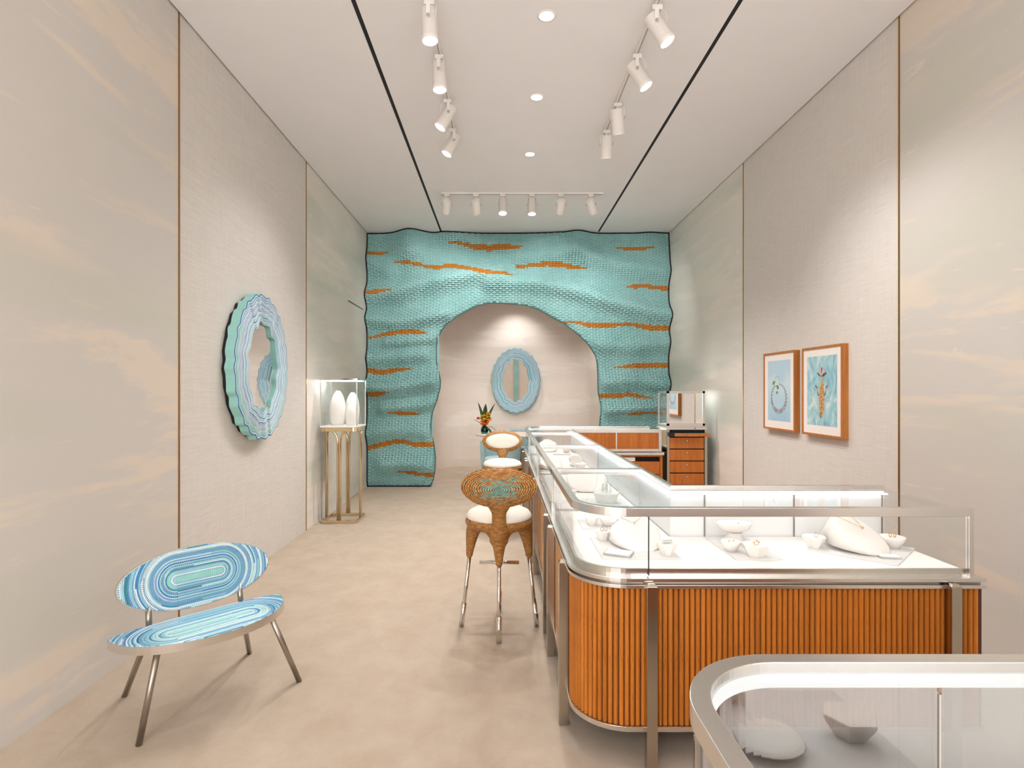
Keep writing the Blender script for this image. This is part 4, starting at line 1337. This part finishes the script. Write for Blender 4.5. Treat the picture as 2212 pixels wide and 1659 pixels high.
# ------------------------------------------------------------------ alcove table, chairs, flowers
tb = thing('oval_table', 'cream oval table in the alcove under the mirror', 'table', (0.2, 9.85, 0))
MB().lathe([(0.60, 0.712), (0.635, 0.720), (0.645, 0.735), (0.638, 0.752), (0.63, 0.755), (0.002, 0.755)], 64, sy=0.66).build('table_top', 'table_cream', tb)
MB().lathe([(0.12, 0.03), (0.10, 0.3), (0.12, 0.725)], 32).build('pedestal', 'table_cream', tb)
MB().lathe([(0.28, 0), (0.28, 0.02), (0.12, 0.035)], 40).build('base', 'brass', tb)
def tub_chair(label, x, y, rot, seat_mat):
    """opening looks along local -y"""
    r = thing('tub_chair', label, 'armchair', (x, y, 0), rot)
    prof = [(0.30, 0.14), (0.315, 0.40), (0.33, 0.62), (0.325, 0.76), (0.30, 0.78), (0.272, 0.75), (0.262, 0.60), (0.25, 0.42), (0.24, 0.16)]
    vs = []; n = 40; k = len(prof)
    a0, a1 = -PI / 2 + 0.85, 1.5 * PI - 0.85
    for i in range(n + 1):
        t = a0 + (a1 - a0) * i / n
        back = 0.5 + 0.5 * math.sin(t)
        for rr, z in prof:
            zz = z if z < 0.5 else 0.5 + (z - 0.5) * (0.62 + 0.38 * min(1, back * 1.25))
            vs.append((rr * math.cos(t), rr * math.sin(t) * 0.95, zz))
    fs = [(i * k + j, (i + 1) * k + j, (i + 1) * k + (j + 1) % k, i * k + (j + 1) % k) for i in range(n) for j in range(k)]
    mb = MB().add(vs, fs, 0, True)
    mb.f += [tuple(range(k)), tuple(n * k + j for j in range(k - 1, -1, -1))]; mb.m += [0, 0]; mb.sm += [False, False]
    mb.build('shell', 'boucle', r)
    MB().lathe([(0.23, 0.16), (0.262, 0.34), (0.26, 0.43), (0.235, 0.455), (0.002, 0.46)], 36, sy=0.98).build('seat_cushion', seat_mat, r)
    for sx in (-1, 1):
        for sy in (-1, 1):
            MB().tube([(sx * 0.2, sy * 0.19, 0), (sx * 0.17, sy * 0.16, 0.17)], [0.010, 0.016], 12).build('leg', 'brass', r)
tub_chair('teal boucle tub chair in front of the alcove table, behind the far bar stool', -0.015, 8.95, -0.75, 'pale_teal')
tub_chair('teal boucle tub chair behind the alcove table', 0.42, 10.45, 0.1, 'boucle')
va = thing('glass_vase', 'squat teal glass vase on the left end of the cream table', 'vase', (-0.29, 9.85, 0.755))
MB().lathe([(0.045, 0.0), (0.062, 0.02), (0.068, 0.055), (0.060, 0.095), (0.054, 0.12), (0.050, 0.12), (0.055, 0.09), (0.062, 0.055), (0.055, 0.025), (0.002, 0.02)], 28).build('body', 'glass_teal', va)
MB().lathe([(0.05, 0.022), (0.058, 0.06), (0.053, 0.085), (0.002, 0.086)], 20).build('stems_and_water', 'leaf_dark', va)
fl = thing('flower_arrangement', 'yellow and orange tropical flowers with dark green leaves in teal vase', 'flowers', (-0.29, 9.85, 0.845))
def blade(L, w, az, lean, mat, bend=0.3):
    mb = MB(); n = 10; vs = []
    for i in range(n + 1):
        s = i / n
        ww = w * math.sin(PI * min(1, 0.12 + 0.88 * s)) ** 0.8 if s < 1 else 0.001
        a = lean + bend * s
        x = L * s * math.sin(a); z = L * s * math.cos(a)
        for q, d in ((-1, 0.012), (0, 0), (1, 0.012)):
            vs.append((x - d * 0.5, q * ww, z + d * 0.3))
    fs = []
    for i in range(n):
        for j in range(2):
            fs.append((i * 3 + j, i * 3 + j + 1, (i + 1) * 3 + j + 1, (i + 1) * 3 + j))
    mb.add(vs, fs, 0, True, Matrix.Rotation(az, 4, 'Z'))
    o = mb.build('leaf', mat, fl)
    s = o.modifiers.new('thick', 'SOLIDIFY'); s.thickness = 0.003
blade(0.46, 0.05, PI - 0.5, 0.18, 'leaf_dark', 0.12)
blade(0.43, 0.05, -1.2, 0.06, 'leaf_dark', 0.10)
blade(0.47, 0.05, -0.5, 0.34, 'leaf_dark', 0.12)
blade(0.22, 0.03, -0.2, 0.9, 'leaf_light', 0.9)
blade(0.20, 0.035, -0.6, 1.2, 'leaf_dark', 1.1)
blade(0.18, 0.03, 0.2, 1.4, 'leaf_dark', 1.2)
blade(0.24, 0.025, PI + 0.3, 0.6, 'leaf_light', 0.3)
rg = random.Random(11)
def blossom(x, y, z, s, mat):
    mb = MB()
    for layer in range(2):
        for k in range(6):
            a = k * PI / 3 + layer * 0.5 + rg.uniform(-.2, .2)
            el = 0.5 + 0.5 * layer
            d = Vector((math.cos(a) * math.cos(el), math.sin(a) * math.cos(el), math.sin(el)))
            side = Vector((-math.sin(a), math.cos(a), 0)) * s * 0.34
            upv = Vector((0, 0, s * 0.12))
            p0 = Vector((0, 0, 0)); p1 = d * s * 0.6; p2 = d * s
            mb.add([p0, p1 + side, p2 - upv, p1 - side, p1 + upv], [(0, 1, 4), (1, 2, 4), (2, 3, 4), (3, 0, 4), (0, 3, 2, 1)], 0, False, Matrix.Translation((x, y, z)) @ Matrix.Rotation(rg.uniform(-.6, .6), 4, 'X') @ Matrix.Rotation(rg.uniform(-.6, .6), 4, 'Y'))
    mb.lathe([(s * 0.2, -s * 0.1), (s * 0.25, 0.05 * s), (0.001, s * 0.2)], 8, 0, True, Matrix.Translation((x, y, z)))
    mb.build('blossom', mat, fl)
for k in range(30):
    blossom(rg.uniform(-0.06, 0.10), rg.uniform(-0.08, 0.06), rg.uniform(0.12, 0.25), rg.uniform(0.034, 0.05), 'petal_yellow')
for k in range(16):
    blossom(rg.uniform(-0.06, 0.06), rg.uniform(-0.09, 0.0), rg.uniform(0.045, 0.12), rg.uniform(0.03, 0.042), 'petal_orange')
for k in range(2):
    blossom(-0.09 + rg.uniform(-.02, .02), -0.03, 0.16 + rg.uniform(-.03, .03), 0.045, 'petal_coral')
mb = MB()
for k in range(6):
    a = rg.uniform(0, 2 * PI)
    mb.tube([(0, 0, 0), (0.03 * math.cos(a), 0.03 * math.sin(a), 0.14)], 0.004, 6)
mb.build('stems', 'leaf_light', fl)

# ------------------------------------------------------------------ lighting
def track(label, x0, x1, y0, y1):
    o = MB().box(x0, x1, y0, y1, ZC - 0.022, ZC)
    r = thing('lighting_track', label, 'lighting track', ((x0 + x1) / 2, (y0 + y1) / 2, ZC))
    o.build('rail', 'lamp_white', r, True, 0.001)
    g = 0.006
    if x1 - x0 > y1 - y0:
        yc = (y0 + y1) / 2
        MB().box(x0 + .01, x1 - .01, yc - g, yc + g, ZC - 0.0226, ZC - 0.0215).build('slot', 'knob_grey', r, True)
    else:
        xc = (x0 + x1) / 2
        MB().box(xc - g, xc + g, y0 + .01, y1 - .01, ZC - 0.0226, ZC - 0.0215).build('slot', 'knob_grey', r, True)
track('white ceiling track on the left carrying four spotlights', -0.463, -0.433, 1.6, 5.5)
track('white ceiling track on the right carrying four spotlights', 0.964, 0.994, 1.6, 5.5)
track('white ceiling track running across near the woven wall', -0.74, 1.255, 7.04, 7.07)
def head(x, y, d, label, lit=1.0, yaw=0.0, angle=70):
    r = thing('track_spotlight', label, 'spotlight', (x, y, ZC - 0.022), 0.0, 'white track spotlights')
    d = Vector(d).normalized()
    MB().box(-0.032, 0.032, -0.016, 0.016, -0.03, 0.0).build('adapter', 'lamp_white', r, False, 0.002)
    PZv = -0.125
    yk = MB().tube([(0, 0, -0.03), (0, 0, -0.045)], 0.012, 12)
    side = Vector((d.y, -d.x, 0)) if math.hypot(d.x, d.y) > 0.25 else Vector((1, 0, 0)) if yaw == 0 else Vector((0, 1, 0))
    side.normalize()
    w = 0.056
    rot = Matrix.Rotation(math.atan2(side.y, side.x), 4, 'Z')
    yk.box(-w, w, -0.010, 0.010, -0.05, -0.045, 0, rot)
    for s in (-1, 1):
        yk.box(s * w - 0.003, s * w + 0.003, -0.012, 0.012, PZv - 0.012, -0.045, 0, rot)
    yk.build('yoke', 'lamp_white', r)
    for s in (-1, 1):
        q = side * (s * (w + 0.003))
        MB().tube([(q.x, q.y, PZv), (q.x + side.x * s * 0.005, q.y + side.y * s * 0.005, PZv)], 0.011, 12).build('knob', 'knob_grey', r)
    b = MB().lathe([(0.002, 0.072), (0.046, 0.072), (0.051, 0.066), (0.051, -0.108), (0.0525, -0.110), (0.0525, -0.128), (0.0475, -0.131), (0.0475, -0.118)], 36, cap=False).build('body', 'lamp_white', r)
    b.location = (0, 0, PZv)
    b.rotation_euler = d.to_track_quat('-Z', 'Y').to_euler()
    MB().lathe([(0.0475, -0.123), (0.03, -0.1245), (0.001, -0.125)], 28, cap=False).build('lens', 'lens_on', b)
    c = MB().tube([(0.0, 0.045, 0.05), (0, 0.075, 0.075), (0, 0.085, 0.04), (0, 0.07, -0.005), (0, 0.049, -0.02)], 0.0028, 6)
    c.build('cable', 'lamp_white', b)
    p = Vector((x, y, ZC - 0.022 + PZv)) + d * 0.137
    spot('track_lamp', p, d, SPOT_W * lit, angle, 0.75, 0.035)
# left track
head(-0.448, 3.55, (0.05, -0.06, -1), 'nearest spotlight on the left ceiling track', 0.6, yaw=1)
head(-0.448, 4.13, (0.03, -0.06, -1), 'second nearest spotlight on the left ceiling track', 0.6, yaw=1)
head(-0.448, 4.757, (-0.55, -0.12, -1), 'third spotlight on left ceiling track, tilted towards the left wall', 0.6, angle=95)
head(-0.448, 5.29, (-0.50, -0.14, -1), 'farthest spotlight on the left ceiling track', 0.85, angle=95)
# right track
head(0.979, 3.596, (0.55, -0.15, -1), 'nearest spotlight on the right ceiling track', 1.25, angle=85)
head(0.979, 4.12, (0.55, -0.12, -1), 'second nearest spotlight on right ceiling track', 1.3, angle=85)
head(0.979, 4.82, (0.18, 0.40, -1), 'third spotlight on right ceiling track, tilted away from the camera', 1.4, angle=85)
head(0.979, 5.32, (0.05, 0.42, -1), 'farthest spotlight on the right ceiling track', 1.4, angle=85)
# track across
head(-0.673, 7.055, (-0.30, 1.5, -1), 'leftmost spotlight on the cross track by the woven wall', 1.35, angle=85)
head(-0.314, 7.055, (0.08, 1.3, -1), 'second spotlight from the left on the cross track', 1.35, angle=85)
head(0.017, 7.055, (0.0, -0.30, -1), 'third spotlight from left on the cross track, lamp glowing', 2.6, angle=120)
head(0.376, 7.055, (0.0, -0.16, -1), 'fourth spotlight from left on the cross track, lamp glowing', 2.6, angle=120)
head(0.735, 7.055, (-0.05, 1.45, -1), 'fifth spotlight from the left on the cross track', 1.35, angle=85)
head(1.106, 7.055, (0.55, 1.2, -1), 'rightmost spotlight on the cross track by the woven wall', 1.35, angle=85)
for y, lb in ((3.725, 'nearest of the three visible round recessed downlights'), (4.76, 'middle one of the three visible recessed downlights'), (5.909, 'farthest of the three visible recessed downlights')):
    r = thing('recessed_downlight', lb, 'downlight', (0.295, y, ZC), 0, 'recessed downlights')
    MB().lathe([(0.062, 0.0), (0.062, -0.003), (0.05, -0.005), (0.047, -0.001)], 32, cap=False).build('trim_ring', 'lamp_white', r)
    MB().lathe([(0.047, -0.002), (0.001, -0.002)], 28, cap=False).build('lens', 'lens_on', r)
    spot('downlight_lamp', (0.295, y, ZC - 0.02), (0, 0, -1), DOWN_W * (0.5 if y < 3 else 0.7 if y < 4 else 1.2 if y < 5 else 1.7), 125, 0.9, 0.04)
# the ceiling goes on over the camera with the same lamps
for y in (0.6, 2.2):
    r = thing('recessed_downlight', 'recessed downlight %s' % ('in the ceiling above the camera' if y < 1 else 'in the ceiling just above the picture'), 'downlight', (0.295, y, ZC), 0, 'recessed downlights')
    MB().lathe([(0.062, 0.0), (0.062, -0.003), (0.05, -0.005), (0.047, -0.001)], 32, cap=False).build('trim_ring', 'lamp_white', r)
    MB().lathe([(0.047, -0.002), (0.001, -0.002)], 28, cap=False).build('lens', 'lens_on', r)
    spot('downlight_lamp', (0.295, y, ZC - 0.02), (0, 0, -1), DOWN_W * (0.55 if y < 3 else 0.8 if y < 4 else 1.25), 125, 0.9, 0.04)
